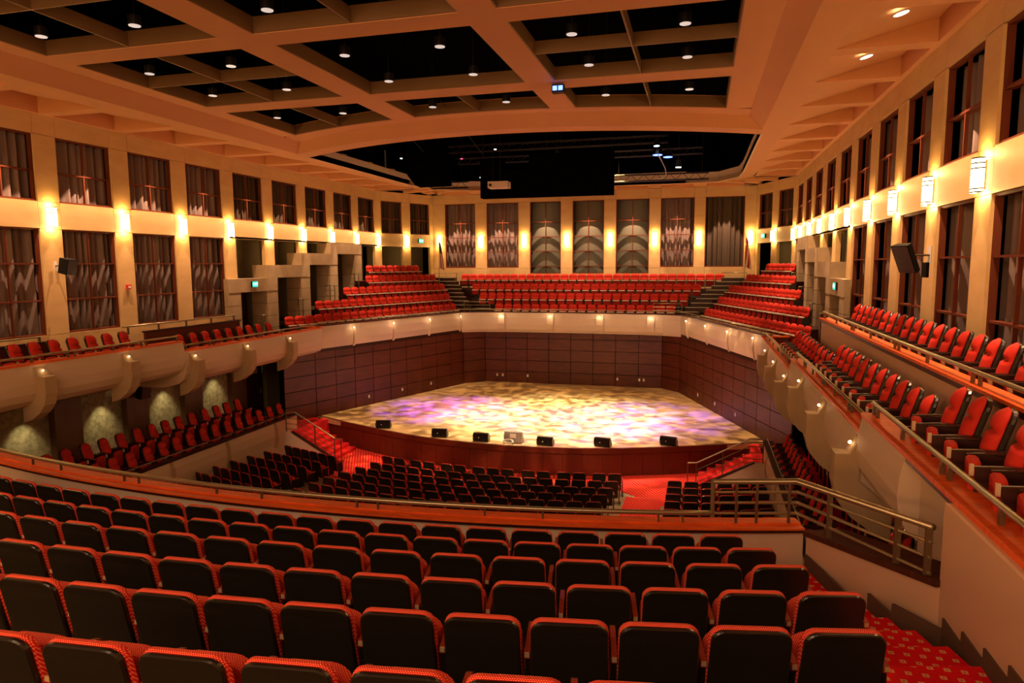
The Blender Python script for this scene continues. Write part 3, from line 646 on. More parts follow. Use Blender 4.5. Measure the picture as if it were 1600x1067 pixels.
MB().loft(rings).build('fascia', M_soff, root)
def ribbon(d0, d1, z0, z1, name, m, rt=None):
    a = offs(FPW, d0); b = offs(FPW, d1)
    return MB().loft([[(p[0], p[1], z0), (q[0], q[1], z0), (q[0], q[1], z1), (p[0], p[1], z1)] for p, q in zip(a, b)]).build(name, m, rt or root)
ribbon(-.03, .32, -2.80, -2.75, 'wood_cap', M_dwood)
ribbon(.5, 1.0, -3.35, -3.2, 'front_walk', M_dcarp)
pth = [(p[0], p[1], -2.62) for p in offs(FPW, .12)]
ps = []
for i in range(len(pth)-1):
    a, b = Vector(pth[i]), Vector(pth[i+1]); n = max(1, int((b-a).length/1.1))
    ps += [tuple(a.lerp(b, (j+.5)/n)) for j in range(n)]
rail('choir_rail', 'low metal rail running along the choir balcony front above the stage', pth, ps, .022, .14, pr=.015)
for k, (x, y) in enumerate([(-16.25, 30.19), (-15.36, 32.78), (-14.44, 35.46), (-13.55, 38.05), (-11.22, 38.9), (-8.32, 39.02), (-5.43, 39.0), (-2.56, 38.8), (-.51, 37.06), (.43, 34.32), (1.34, 31.68), (2.23, 29.1)]):
    front = 4 <= k <= 7; t = thing('fascia_bracket', 'slim cream bracket with small lit bulb on choir balcony front, %s from the far end' % ORD[k+1], 'bracket', (x, y, -2.85), 0, 'choir balcony brackets')
    o = Vector((x, y, -2.85)); nrm = Vector((0, -1, 0)) if front else (Vector((.94, -.32, 0)) if x < XC else Vector((-.94, -.32, 0))); tn = Vector((-nrm.y, nrm.x, 0)); hw = .2 if front else .07
    b0 = Vector((x, y, 0)) + nrm*.02
    pf = [(-.05, -2.86), (.02, -2.86), (.12, -3.1), (.14, -3.45), (.08, -3.75), (-.05, -3.95)]
    MB(o).loft([[tuple(b0+nrm*a+tn*q*hw+Vector((0, 0, z_))) for a, z_ in pf] for q in (-1, 1)]).build('fin', M_soff, t)
    c = b0 + nrm*.16 + Vector((0, 0, -2.98)) + (Vector((0, 0, 0)) if front else -tn*.12*(1 if x < XC else -1))
    MB(o).loft([[tuple(c+nrm*(.035*cos(a))+tn*.035*sin(a)*cos(b)+Vector((0, 0, .035*sin(a)*sin(b)))) for b in [2*pi*q/8 for q in range(8)]] for a in (.2, .9, 1.6, 2.4)]).build('bulb', M_bulb, t)
    l = bpy.data.lights.new('bulb_lamp', 'POINT'); l.energy = 4 if front else 2; l.color = (1, .7, .42); l.shadow_soft_size = .03
    lo = bpy.data.objects.new('bulb_lamp', l); C.objects.link(lo); lo.parent = t; lo.location = c + nrm*.12 - o

# ------------------------------------------------------------------ seat kinds
def slab(mb, wb, wt, z0, z1, y0, y1, rc=.08, bulge=.0, tilt=0., crv=0., n=5, mi=0, edge=.3, rb=.03):
    """upright rounded slab: x width, z height, y thickness, tilt leans the top backwards"""
    def outline(ins):
        a0, a1 = wb/2-ins, wt/2-ins; zb, zt = z0+ins, z1-ins; r = max(.01, rc-ins*.5); r2 = max(.005, rb); P = []
        for c, (cx, cz, st) in enumerate(((a1-r, zt-r, 0), (-a1+r, zt-r, pi/2))):
            for k in range(n+1): t = st+pi/2*k/n; P.append((cx+r*cos(t), cz+r*sin(t)))
        for cx, cz, st in ((-a0+r2, zb+r2, pi), (a0-r2, zb+r2, 3*pi/2)):
            for k in range(3): t = st+pi/2*k/2; P.append((cx+r2*cos(t), cz+r2*sin(t)))
        return P
    e = edge*(y1-y0)*.6; L = [(e, y0), (0, y0+(y1-y0)*.25), (0, y0+(y1-y0)*.75), (e, y1)]
    def T(x, y, z): y2 = y + crv*(1-(2*x/wt)**2)*-1; return (x, y2 - tilt*(z-z0), z)
    rings = [[T(x, y, z) for x, z in outline(i)] for i, y in L]
    mb.loft(rings, mi=mi)
    return mb
def cushion(mb, w_, z0, z1, y0, th, tilt, rows, creases, nx=8, sq=3.2, tufts=(), taper=0.):
    """padded back: closed grid shell, front puffed with creases across it"""
    nz = rows; F = []; B = []
    zc = (z0+z1)/2; hh = (z1-z0)/2
    for j in range(nz+1):
        v = -1+2*j/nz; wj = w_/2*(1-abs(v)**(sq*2.4))**(1/ (sq*.9)) if abs(v) < 1 else w_*.28
        if v > 0: wj *= 1-taper*v
        z = zc+v*hh; fr = []; bk = []
        for i in range(nx+1):
            u = -1+2*i/nx; x = u*wj
            puff = (1-abs(u)**4)*.8+.2; puff *= (1-abs(v)**6)*.75+.25
            c = 1.
            for cz in creases: c -= .55*exp(-((z-cz)/.022)**2)
            for tx, tz in tufts: c -= .5*exp(-(((x-tx)/.025)**2+((z-tz)/.025)**2))
            fr.append((x, y0+th*puff*c-tilt*(z-z0), z)); bk.append((x*.97, y0-tilt*(z-z0), z))
        F.append(fr); B.append(bk)
    vs_ = [p for r_ in F for p in r_] + [p for r_ in B for p in r_]; n = nx+1; o = (nz+1)*n; fs = []
    for j in range(nz):
        for i in range(nx):
            a = j*n+i; fs.append((a, a+n, a+n+1, a+1)); fs.append((o+a, o+a+1, o+a+n+1, o+a+n))
        fs.append((j*n, o+j*n, o+(j+1)*n, (j+1)*n)); fs.append((j*n+nx, (j+1)*n+nx, o+(j+1)*n+nx, o+j*n+nx))
    for i in range(nx): fs.append((i, i+1, o+i+1, o+i)); b = nz*n; fs.append((b+i, o+b+i, o+b+i+1, b+i+1))
    mb.add(vs_, fs); mb.sm = True; return mb
SEATS = {}
def seatkind(key, parts, name):              # parts: (name, MB, material)
    SEATS[key] = (name, [])
    for pn, mb, m in parts:
        me = bpy.data.meshes.new(pn); me.from_pydata(mb.v, [], mb.f)
        ml = m if isinstance(m, (list, tuple)) else [m]
        for q in ml: me.materials.append(q)
        if len(ml) > 1: me.polygons.foreach_set('material_index', mb.mi)
        me.polygons.foreach_set('use_smooth', [mb.sm]*len(me.polygons))
        SEATS[key][1].append((pn, me))
def place(key, x, y, z, rz, label, group, cat='seat'):
    nm, parts = SEATS[key]; t = thing(nm, label, cat, (x, y, z), rz, group)
    for pn, me in parts:
        o = bpy.data.objects.new(pn, me); C.objects.link(o); o.parent = t
    return t
def smooth_by(mb): mb.sm = True; return mb
# balcony seat seen from behind
b1 = slab(MB(), .497, .485, .40, .870, -.02, .030, .085, tilt=.20, crv=.018, n=6)
sh = slab(MB(), .492, .478, .26, .864, -.030, .008, .082, tilt=.20, crv=.02, n=6)
sp = slab(MB(), .47, .46, .30, .70, .14, .25, .12, tilt=.10, n=5, rb=.06)
ar = MB(); ar.loft([[(.262, a, b), (.298, a, b), (.298, a, b+.045), (.262, a, b+.045)] for a, b in ((-.06, .575), (.12, .60), (.26, .60), (.30, .585))])
st = MB(); st.box(.268, .292, -.04, .22, .02, .575); st.box(.255, .305, -.08, .26, 0, .02)
pl = MB(); pl.box(.265, .295, -.066, -.060, .585, .615)
seatkind('A', [('backrest', b1, M_red), ('shell', sh, M_shell), ('seat_cushion', sp, M_red), ('armrest', ar, M_arm), ('support', st, M_blackm), ('number_plate', pl, M_brass)], 'balcony_chair')
b2 = slab(MB(), .472, .462, .42, .868, -.02, .025, .08, tilt=.18, crv=.015, n=3); s2 = slab(MB(), .470, .458, .24, .862, -.022, .012, .075, tilt=.18, crv=.015, n=3)
sp2 = slab(MB(), .46, .46, .30, .66, .12, .24, .10, tilt=.10, n=2, rb=.05)
ar2 = MB(); ar2.box(.262, .292, -.05, .28, .58, .62)
st2 = MB(); st2.box(.268, .288, -.03, .22, 0, .58)
seatkind('B', [('backrest', b2, M_redf), ('shell', s2, M_shell), ('seat_cushion', sp2, M_redf), ('armrest', ar2, M_arm), ('support', st2, M_blackm)], 'stalls_chair')
c1 = cushion(MB(), .535, .46, .90, -.03, .11, .20, 10, (.69,), 6, tufts=((-.1, .69), (.1, .69)), sq=2.4)
c2 = slab(MB(), .43, .44, .20, .47, .14, .22, .05, tilt=.08, n=2)
c3 = MB(); c3.box(-.205, .205, .10, .26, .475, .515)  # pale strip: light caught on the tipped seat tops put into its colour
c4 = MB(); c4.box(-.272, -.250, -.06, .22, 0, .47); c5 = MB(); c5.box(.250, .272, -.06, .22, 0, .47); c6 = MB(); c6.box(-.25, .25, -.12, -.07, .1, .80)
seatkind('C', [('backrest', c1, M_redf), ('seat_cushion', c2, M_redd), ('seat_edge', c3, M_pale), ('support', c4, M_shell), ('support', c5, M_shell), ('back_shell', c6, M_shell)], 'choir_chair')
d1 = cushion(MB(), .41, .50, 1.06, -.03, .12, .28, 14, (.83,), 8, tufts=((-.08, .83), (.08, .83)), taper=.12)
d1b = slab(MB(), .41, .40, .40, 1.05, -.07, -.01, .12, tilt=.28, n=4)
d2 = MB(); slab(d2, .43, .42, .10, .64, .25, .36, .10, tilt=-.02, n=4, rb=.04); d2.sm = False
def side_p(sx): m = MB(); m.box(sx*.27-.014, sx*.27+.014, -.12, .32, 0, .62); return m
def side_a(sx): m = MB(); m.loft([[(sx*.27-.022, a, b-.02), (sx*.27+.022, a, b-.02), (sx*.27+.022, a, b), (sx*.27-.022, a, b)] for a, b in ((-.16, .655), (.1, .65), (.35, .62))]); return m
d5 = MB(); d5.box(-.295, -.245, .33, .37, .53, .64)
d6 = MB(); d6.tube([(-.288, .12, .40), (-.283, .12, .40)], .04, 10, up=Vector((0, 0, 1)))
seatkind('D', [('backrest', d1, M_redf), ('shell', d1b, M_shell), ('seat_cushion', d2, M_redf), ('side_panel', side_p(-1), M_dwood), ('side_panel', side_p(1), M_dwood), ('armrest', side_a(-1), M_dwood), ('armrest', side_a(1), M_dwood), ('end_bracket', d5, M_bracket), ('panel_disc', d6, M_arm)], 'box_chair')

# ------------------------------------------------------------------ near balcony: tiers, seats, parapet
CX, CY = -5.8, 35.5
RR = [28.147, 29.093, 30.017, 30.985, 31.92, 32.885, 33.85]; TT = [.219, .221, .220, .221, .211, .2045, .2045]; SS = [.550, .546, .579, .567, .547, .573, .56]
ZZ = [-3.12, -2.876, -2.638, -2.406, -2.181, -1.963, -1.75]
root = thing('near_balcony', kind='structure'); AW = .2705
edges_r = [27.1] + [r-.42 for r in RR[1:]] + [34.4]
for k in range(7):
    fz = ZZ[k]-.87; r0, r1 = edges_r[k], edges_r[k+1]; a = arc(CX, CY, r0, -.5, AW, 40); b = arc(CX, CY, r1, -.5, AW, 40)
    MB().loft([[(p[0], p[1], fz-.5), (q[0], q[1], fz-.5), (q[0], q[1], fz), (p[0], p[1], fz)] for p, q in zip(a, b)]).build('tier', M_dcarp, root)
# aisle carpet steps
car = thing('aisle_steps', kind='structure')
for k in range(7):
    fz = ZZ[k]-.87; r0, r1 = edges_r[k], edges_r[k+1]; nst = 2 if k else 1
    for h in range(nst):
        ra = r0+(r1-r0)*h/nst - (0.04 if k or h else 0); rb = r0+(r1-r0)*(h+1)/nst; z = fz+.012 + (h*.0 if nst == 1 else (.12 if h else 0))
        a = arc(CX, CY, ra, .2315, AW-.001, 6); b = arc(CX, CY, rb, .2315, AW-.001, 6)
        MB().loft([[(p[0], p[1], fz-.3), (q[0], q[1], fz-.3), (q[0], q[1], z), (p[0], p[1], z)] for p, q in zip(a, b)]).build('carpet_step', M_carpet, car)
rowlab = ['front row by the rail', 'second row from the rail', 'third row from the rail', 'fourth row from the rail', 'fifth row from the rail', 'sixth row from the rail', 'rearmost row']
def campx(x, y, z):
    p = Vector((x, y, z)); d = p.dot(Fw); return (800+1073.4*p.dot(R2)/d, 533.5-1073.4*p.dot(U2)/d) if d > .3 else None
for k in range(7):
    j = 0
    while j < 40:
        a = TT[k]-j*SS[k]/RR[k]; x = CX+RR[k]*sin(a); y = CY-RR[k]*cos(a); z = ZZ[k]
        q = campx(x, y, z)
        if q is None or q[0] < -90: break
        if q[1] < 1120:
            # reference point is the top of the back (which leans back by .09 m)
            xs = x + -.09*sin(a)*1; ys = y + .09*cos(a)
            place('A', xs, ys, z-.87, a*1.0, 'black-backed dotted red balcony seat, %s, %s from the carpeted aisle' % (rowlab[k], orde(j+1)), 'near balcony seats')
        j += 1
# curved parapet with wood cap and rail
root = thing('near_parapet', kind='structure')
def ringwall(r0, r1, z0, z1, a0, a1, n, m, name, rt=root):
    a = arc(CX, CY, r0, a0, a1, n); b = arc(CX, CY, r1, a0, a1, n)
    return MB().loft([[(p[0], p[1], z0), (q[0], q[1], z0), (q[0], q[1], z1), (p[0], p[1], z1)] for p, q in zip(a, b)]).build(name, m, rt)
ringwall(26.80, 26.99, -5.2, -3.535, -.5, AW, 60, M_soff, 'parapet_wall')
ringwall(26.68, 27.06, -3.535, -3.51, -.5, AW, 60, M_dwood, 'cap_moulding')
ringwall(26.70, 26.90, -3.51, -3.46, -.5, AW, 60, M_cap, 'upper_cap')
ringwall(26.895, 27.04, -3.51, -3.485, -.5, AW, 60, M_cap, 'wood_cap')
RL = 26.90
aj = .2265                                   # where the taller guard starts
pth = [(*p, -3.325) for p in arc(CX, CY, RL, -.5, aj, 50)]
ps = []
a = -.49; k = 0
while a < aj-.01:
    ps.append((CX+RL*sin(a), CY-RL*cos(a), -3.325)); a += .058 if k % 2 == 0 else .012 if k % 4 == 1 else .03
    k += 1
rail('parapet_rail', 'long curved metal handrail on wood cap in front of near balcony seats', pth, ps, .034, .13, pr=.012)
# tall guard rail turning down the aisle wall
A0 = (CX+RL*sin(aj), CY-RL*cos(aj)); A1 = (CX+RL*sin(AW-.002), CY-RL*cos(AW-.002)); E1 = (2.24, 7.25)
t = thing('guard_rail', 'tall metal guard rail with three lower bars at the balcony corner by the aisle', 'guard rail', (*A0, -3.33))
o = Vector(t.location)
zt0, zt1 = -2.89, -2.55
top = [(*A0, zt0), (*A1, zt0), (E1[0], E1[1], zt1)]
MB(o).tube(top, .034, 10).build('handrail', M_rail, t, smooth=True)
for f in (.26, .52, .78):
    MB(o).tube([(*A0, zt0-.56*f), (*A1, zt0-.56*f), (E1[0], E1[1], zt1-.60*f)], .017, 8).build('bar', M_rail, t)
MB(o).tube([(*A0, zt0+.02), (*A0, -3.38)], .03, 10).build('end_post', M_rail, t)
gp = [(.33, 0), (.55, 0), (.97, 0)]
for f in (.28, .52, .90): p = Vector(A0).lerp(Vector(A1), f); MB(o).box(p.x-.018, p.x+.018, p.y-.018, p.y+.018, -3.46, zt0).build('post', M_post, t)
for f in (.30, .80, .98): p = Vector(A1).lerp(Vector(E1), f); z = zt0+(zt1-zt0)*f; MB(o).box(p.x-.03, p.x+.03, p.y-.02, p.y+.02, -3.50+.46*f, z).build('post', M_post, t)
# aisle side wall: low sloped part and tall part
root = thing('aisle_wall', kind='structure')
d = Vector((E1[0]-A1[0], E1[1]-A1[1], 0)); nrm = Vector((d.y, -d.x, 0)).normalized()      # outward, to the right
if nrm.x < 0: nrm = -nrm
P0 = Vector((CX+27.08*sin(AW), CY-27.08*cos(AW), 0)); P1 = Vector((2.3, 7.15, 0)); w2 = nrm*.16
MB().add([P0+Vector((0, 0, -4.6)), P1+Vector((0, 0, -4.6)), P1+w2+Vector((0, 0, -4.6)), P0+w2+Vector((0, 0, -4.6)), P0+Vector((0, 0, -3.56)), P1+Vector((0, 0, -3.10)), P1+w2+Vector((0, 0, -3.10)), P0+w2+Vector((0, 0, -3.56))],
    [(0, 3, 2, 1), (4, 5, 6, 7), (0, 1, 5, 4), (1, 2, 6, 5), (2, 3, 7, 6), (3, 0, 4, 7)]).build('low_wall', M_pinkwall, root)
c0 = P0-nrm*.05; c1 = P1-nrm*.05; w3 = nrm*.55
MB().add([c0+Vector((0, 0, -3.56)), c1+Vector((0, 0, -3.10)), c1+w3+Vector((0, 0, -3.10)), c0+w3+Vector((0, 0, -3.56)), c0+Vector((0, 0, -3.49)), c1+Vector((0, 0, -3.03)), c1+w3+Vector((0, 0, -3.03)), c0+w3+Vector((0, 0, -3.49))],
    [(0, 3, 2, 1), (4, 5, 6, 7), (0, 1, 5, 4), (1, 2, 6, 5), (2, 3, 7, 6), (3, 0, 4, 7)]).build('sloped_cap', M_ledge, root)
MB().box(2.3, 2.46, -6, 7.17, -4.6, -2.27).build('tall_wall', M_pinkwall, root)
# stepped skirting along the wall
for k in range(7):
    fz = ZZ[k]-.87; r0, r1 = edges_r[k], edges_r[k+1]
    for h in range(2):
        ra, rb = r0+(r1-r0)*h/2, r0+(r1-r0)*(h+1)/2; z = fz+.012+(.12 if (h and k) else 0)
        pa = [CX+ra*sin(AW), CY-ra*cos(AW)]; pb = [CX+rb*sin(AW), CY-rb*cos(AW)]
        if pa[1] < 7.1: pa[0] = 2.3; 
        if pb[1] < 7.1: pb[0] = 2.3
        MB().add([(pa[0]-.02, pa[1], z-.1), (pb[0]-.02, pb[1], z-.1), (pb[0]+.01, pb[1], z-.1), (pa[0]+.01, pa[1], z-.1), (pa[0]-.02, pa[1], z+.17), (pb[0]-.02, pb[1], z+.17), (pb[0]+.01, pb[1], z+.17), (pa[0]+.01, pa[1], z+.17)],
            [(0, 3, 2, 1), (4, 5, 6, 7), (0, 1, 5, 4), (1, 2, 6, 5), (2, 3, 7, 6), (3, 0, 4, 7)]).build('skirting_piece', M_dcarp, root)
# carpet wedge filling the aisle up to the straight tall wall
for k in range(2, 7):
    fz = ZZ[k]-.87; r0, r1 = edges_r[k], edges_r[k+1]; pa = (CX+r0*sin(AW), CY-r0*cos(AW)); pb = (CX+r1*sin(AW), CY-r1*cos(AW))

# ------------------------------------------------------------------ side box seats
WHO = {-1: 'opposite', 1: 'near'}
def boxrow(s, x, ys, ztop, desc, group):
    for j, y in enumerate(ys):
        place('D', x-s*.02, y, ztop-1.06, s*pi/2 - s*R(14), 'high-backed red seat, %s, %s from stage end' % (desc, orde(j+1)), group)
boxrow(1, 3.1-.08, [10.65, 11.28, 11.9, 12.52, 13.16, 13.8, 14.46, 15.06, 15.66, 16.22, 16.8][::-1], -1.84, 'near balcony front row, middle section', 'near balcony box seats')
boxrow(1, 3.1-.08, [6.4, 7.0, 7.62, 8.25, 8.89, 9.5][::-1], -1.53, 'near balcony front row, highest section', 'near balcony box seats')
boxrow(1, 3.1-.08, [18.05, 18.75, 19.4, 20.05, 20.65, 21.25, 21.85, 22.5, 23.15, 23.8], -2.17, 'near balcony front row, lowest section', 'near balcony box seats')
boxrow(1, 4.25-.08, [20.92-.613*k for k in range(21)], -1.13, 'near balcony raised rear row', 'near balcony rear box seats')
boxrow(-1, -17.55+.08, [14.07, 14.65, 15.25, 15.87, 16.48, 17.08, 17.7][::-1]+[13.45, 12.8], -2.04, 'opposite balcony, higher section', 'opposite balcony box seats')
boxrow(-1, -17.55+.08, [20.11, 20.78, 21.43, 22.08, 22.72, 23.38, 23.98, 24.6, 25.31][::-1], -2.38, 'opposite balcony, lower section', 'opposite balcony box seats')

# ------------------------------------------------------------------ lower side boxes beside the stalls
for s in (-1, 1):
    xf = XF[s]; root = thing('lower_box_'+SIDE[s], kind='structure')
    pr = [(0, -.05), (.05, -.3), (.06, -.6), (.0, -.95), (-.12, -1.1), (-.2, -1.1), (-.2, -.05)]
    for (y0, y1) in ((8, 12.6), (12.75, 15.5), (15.65, 18.4), (18.55, 21.2), (21.35, 24.2)):
        MB().loft([[(xf-s*a, y, -6.4+b) for a, b in pr] for y in (y0, y1)]).build('fascia', M_soff, root)
        MB().loft([[(xf-s*a, y, z_) for a, z_ in ((.0, -6.45), (.09, -6.7), (.10, -7.1), (.02, -7.5), (-.15, -7.6), (-.15, -6.45))] for y in (y1, y1+.15)]).build('rib', M_block, root)
    MB().box(xf, xf+s*.2, 8, 25.9, -8.15, -6.46).build('wall', M_pinkwall if 0 else M_soff, root)
    MB().box(xf-s*.04, xf+s*.30, 8, 25.95, -6.46, -6.40).build('wood_cap', M_dwood, root)
    MB().box(xf+s*.2, xf+s*1.55, 8, 28, -7.5, -7.05).build('front_floor', M_redc, root)
    MB().box(xf+s*1.55, WX[s]-s*.1, 8, 26.2, -7.5, -6.72).build('rear_floor', M_redc, root)
    rail('box_rail', 'thin metal rail on dark wood cap of %s lower side box' % WHO[s], [(xf+s*.1, 8.2, -6.27), (xf+s*.1, 25.7, -6.27)], [(xf+s*.1, 9+1.85*k, -6.27) for k in range(10)], .022, .14, 'lower box rails', pr=.015)
    # pillars and stone niches of the rear wall, each niche washed by its own ceiling lamp
    wr = wallroot('wall_lower_'+SIDE[s]); X = WX[s]
    for i in range(5, 13):
        MB().box(X-s*.12, X+s*.3, PY[i]-.5, PY[i]+.5, -7.4, -3.8).build('pillar', M_pillar, wr)
        if i < 12:
            ya, yb = PY[i+1]+.5, PY[i]-.5
            MB().box(X+s*.12, X+s*.3, ya, yb, -7.4, -3.8).build('stone_panel', M_stone, wr)
            if i >= 5:
                spot('niche_lamp', (X-s*.50, (ya+yb)/2, -4.3), (X+s*.25, (ya+yb)/2, -6.4), 70, 75, (1, .74, .36), .8, .03)
    MB().box(X+s*.2, X+s*.4, PY[5]+.5, 31, -7.4, -3.8).build('dark_panel', M_black, wr)
    MB().box(X-s*.05, X+s*.3, 27.9, 28.9, -7.4, -3.8).build('pillar', M_niche, wr)
    for k, (a, b) in enumerate(((26.45, 27.6), (29.1, 30.3))):
        dr = thing('door_%d' % (k+1+(0 if s < 0 else 2)), kind='structure'); MB().box(X, X+s*.06, a, b, -6.9, -4.6).build('door_panel', M_dwood, dr); MB().box(X-s*.03, X+s*.06, a-.1, b+.1, -4.6, -4.5).build('door_frame', M_dwood, dr)
        MB().box(X-s*.06, X, b-.2, b-.12, -5.9, -5.7).build('door_handle', M_rail, dr)
    MB().box(xf-s*.0, WX[s]+s*.3, 30.9, 31.0, -8.15, -3.9).build('end_wall', M_black, wr)
tag(MB((-19.55, 26.95, -4.75)).box(-19.66, -19.56, 26.8, 27.12, -4.9, -4.6).build('plain_sign', M_red_tape), 'small pale square sign above the dark lower side door', 'sign')
boxrow(-1, -18.6+.08, [15.0, 15.63, 16.27, 16.98, 17.66, 18.34, 19.05, 19.72, 20.36, 21.0, 21.7, 22.42, 23.1, 23.72, 24.4][::-1], -5.56, 'opposite lower box, rear row', 'opposite lower box seats')
boxrow(-1, -17.5+.08, [15.6, 16.25, 16.9, 17.58, 18.28, 18.95, 19.6, 20.26, 20.95, 21.6, 22.3, 22.95, 23.6, 24.3, 25.0, 25.7][::-1], -5.94, 'opposite lower box, front row', 'opposite lower box seats')
boxrow(1, 3.1-.08, [25.2-.68*k for k in range(18)], -5.94, 'near lower box, front row', 'near lower box seats')
boxrow(1, 4.2-.08, [24.6-.68*k for k in range(17)], -5.56, 'near lower box, rear row', 'near lower box seats')

# ------------------------------------------------------------------ choir stalls
UX, UY = .325, .946
def choirside(s, k, t0, t1):
    n = 1.05+.95*k; z = -2.35+.58*k; L = t1-t0; cnt = int(round(L/.56))+1
    for j in range(cnt):
        t = t0+j*L/(cnt-1); x = XC+s*(9.7+.946*n-.325*t); y = 28.3+.325*n+.946*t
        # facing the stage: inward normal
        ang = atan2(-.325, -s*.946); rz = ang-pi/2
        bx = x+s*.946*.07*-1; by = y-.325*.07
        place('C', bx, by, z-.88, rz, 'red choir seat, %s row up on %s bank, %s from the side wall end' % (ORD[k+1], 'the far' if s < 0 else 'the near-box', orde(j+1)), 'choir seats, %s bank' % ('far' if s < 0 else 'near-box'))
for k, (a, b) in enumerate(((-.92, 11.02), (1.66, 11.58), (4.36, 12.24), (6.9, 12.5), (7.88, 11.98))): choirside(-1, k, a, b)
for k, (a, b) in enumerate(((-1.3, 9.44), (.72, 10.08), (3.4, 11.04), (5.88, 11.04), (7.88, 10.7))): choirside(1, k, a, b)
CR = [(-12.09, -1.27, 40.4, -2.40), (-13.4, -.59, 41.4, -1.78), (-14.2, .12, 42.4, -1.23), (-15.29, 1.44, 43.4, -.63)]
for k, (x0, x1, y, z) in enumerate(CR):
    x0 += .28; x1 -= .28; n = int(round((x1-x0)/.56))+1
    for j in range(n):
        x = x0+(x1-x0)*j/(n-1)
        place('C', x, y-.07, z-.88, pi, 'red choir seat, %s row up on the middle bank, %s from the striped-flag end' % (ORD[k+1], orde(j+1)), 'choir seats, middle bank')
# tiers under the choir seats
root = thing('choir_tiers', kind='structure')
for s in (-1, 1):
    for k in range(5):
        n0 = .55+.95*k; z = -3.23+.58*k; n1 = 6.5
        def P(t, n): return (XC+s*(9.7+.946*n-.325*t), 28.3+.325*n+.946*t)
        ta = (-1.3, .6, 3.2, 5.7, 7.0)[k]; tb = 12.6
        MB().prism([P(ta, n0), P(tb, n0), P(tb, n1 if k < 4 else 6.2), P(ta, n1 if k < 4 else 6.2)], z-.55, z).build('tier', M_dwood, root)
for k in range(4):
    x0, x1, y, z = CR[k]; MB().box(x0-.1, x1+.1, y-.5, YB, z-.88-.6, z-.88).build('tier', M_dwood, root)
MB().box(-17.6, 3.2, 39.2, YB, -4.0, -3.3).build('tier', M_dwood, root)
MB().prism([(-19.6, 27.5), (-16.9, 28.3), (-13.5, 38.2), (-13.5, 40), (-19.6, 40)], -4.0, -3.5).build('tier', M_dwood, root)
MB().prism([(4.9, 27.5), (2.5, 28.3), (-.9, 38.2), (-.9, 40), (4.9, 40)], -4.0, -3.5).build('tier', M_dwood, root)
# gangway steps between the banks
for s in (-1, 1):
    st_ = thing('choir_steps', kind='structure')
    for k in range(11):
        f = k/10; z = -3.2+.235*k; y = 39.4+.36*k; xi = XC+s*(5.6+.30*k*.95); wd = 1.35
        MB().box(xi, xi+s*wd, y, y+.45, z-.9, z).build('step', M_dwood, st_); MB().box(xi, xi+s*wd, y-.02, y+.06, z, z+.025).build('nosing', M_pale, st_)
    rail('choir_guard', 'small metal guard frame at foot of %s choir gangway' % ('far' if s < 0 else 'near-box'), [(XC+s*6.3, 38.75, -2.18), (XC+s*4.75, 38.95, -2.18)], [(XC+s*6.3, 38.75, -2.18), (XC+s*4.75, 38.95, -2.18)], .022, .6, 'choir guard frames', bars=(-.2, -.38), pr=.015)
    # end rails of the side banks at each portal
    for k in range(4):
        z = -2.2+.58*k; y0 = (26.9, 29.9, 32.9, 35.6)[k]-.0; xw = WX[s]-s*.4; xe2 = (XC+s*11.55, XC+s*11.5, XC+s*11.45, XC+s*11.45)[k]
        rail('choir_end_rail', 'short guard rail beside a stone doorway, %s bank, %s level up' % ('far' if s < 0 else 'near-box', ORD[k+1]), [(xw, y0, z), (xe2, y0-.15, z)], [(xe2, y0-.15, z), ((xw+xe2)/2, y0-.07, z)], .02, .85, 'choir end rails', bars=(-.28, -.55), pr=.015)
    rail('choir_end_rail', 'guard rail at back of %s bank beside the flag' % ('far' if s < 0 else 'near-box'), [(XC+s*9.9, 43.2, -.55), (XC+s*8.5, 43.6, -.55)], [(XC+s*9.9, 43.2, -.55), (XC+s*8.5, 43.6, -.55)], .02, .9, 'choir end rails', bars=(-.3,), pr=.015)
# flags
def flag(x, y, label, stripes):
    t = thing('flag', label, 'flag', (x, y, -1.5))
    MB().tube([(0, 0, 0), (0, 0, 3.2)], .02, 6).build('pole', M_rail, t); MB().tube([(0, 0, 0), (0, 0, .05)], .15, 10).build('base', M_rail, t)
    N = 26; m = MB()
    def row(v):
        out = []
        for i in range(N+1):
            u = i/N; wd = .12+.26*v; out.append((.02+wd*u, .05*sin(u*14+v*2)*(.4+v), 3.05-v*1.75-.18*u))
        return out
    K = 10; vs_ = [p for k in range(K+1) for p in row(k/K)]; fs = []; n = N+1
    for k in range(K):
        for i in range(N):
            m.add([vs_[k*n+i], vs_[k*n+i+1], vs_[(k+1)*n+i+1], vs_[(k+1)*n+i]], [(0, 1, 2, 3)], (2 if (k < 4) else (i//2) % 2) if stripes else (2 if k < 2 else 0 if (i+k*2)//9 % 2 else 1))
    m.build('cloth', [M_flagr, M_flagw, M_flagb if stripes else M_flagr], t)
flag(-16.55, 42.6, 'hanging red and white striped flag with dark blue canton on a pole', True)
flag(2.55, 42.9, 'furled pale and red flag on a pole by the dark window', False)

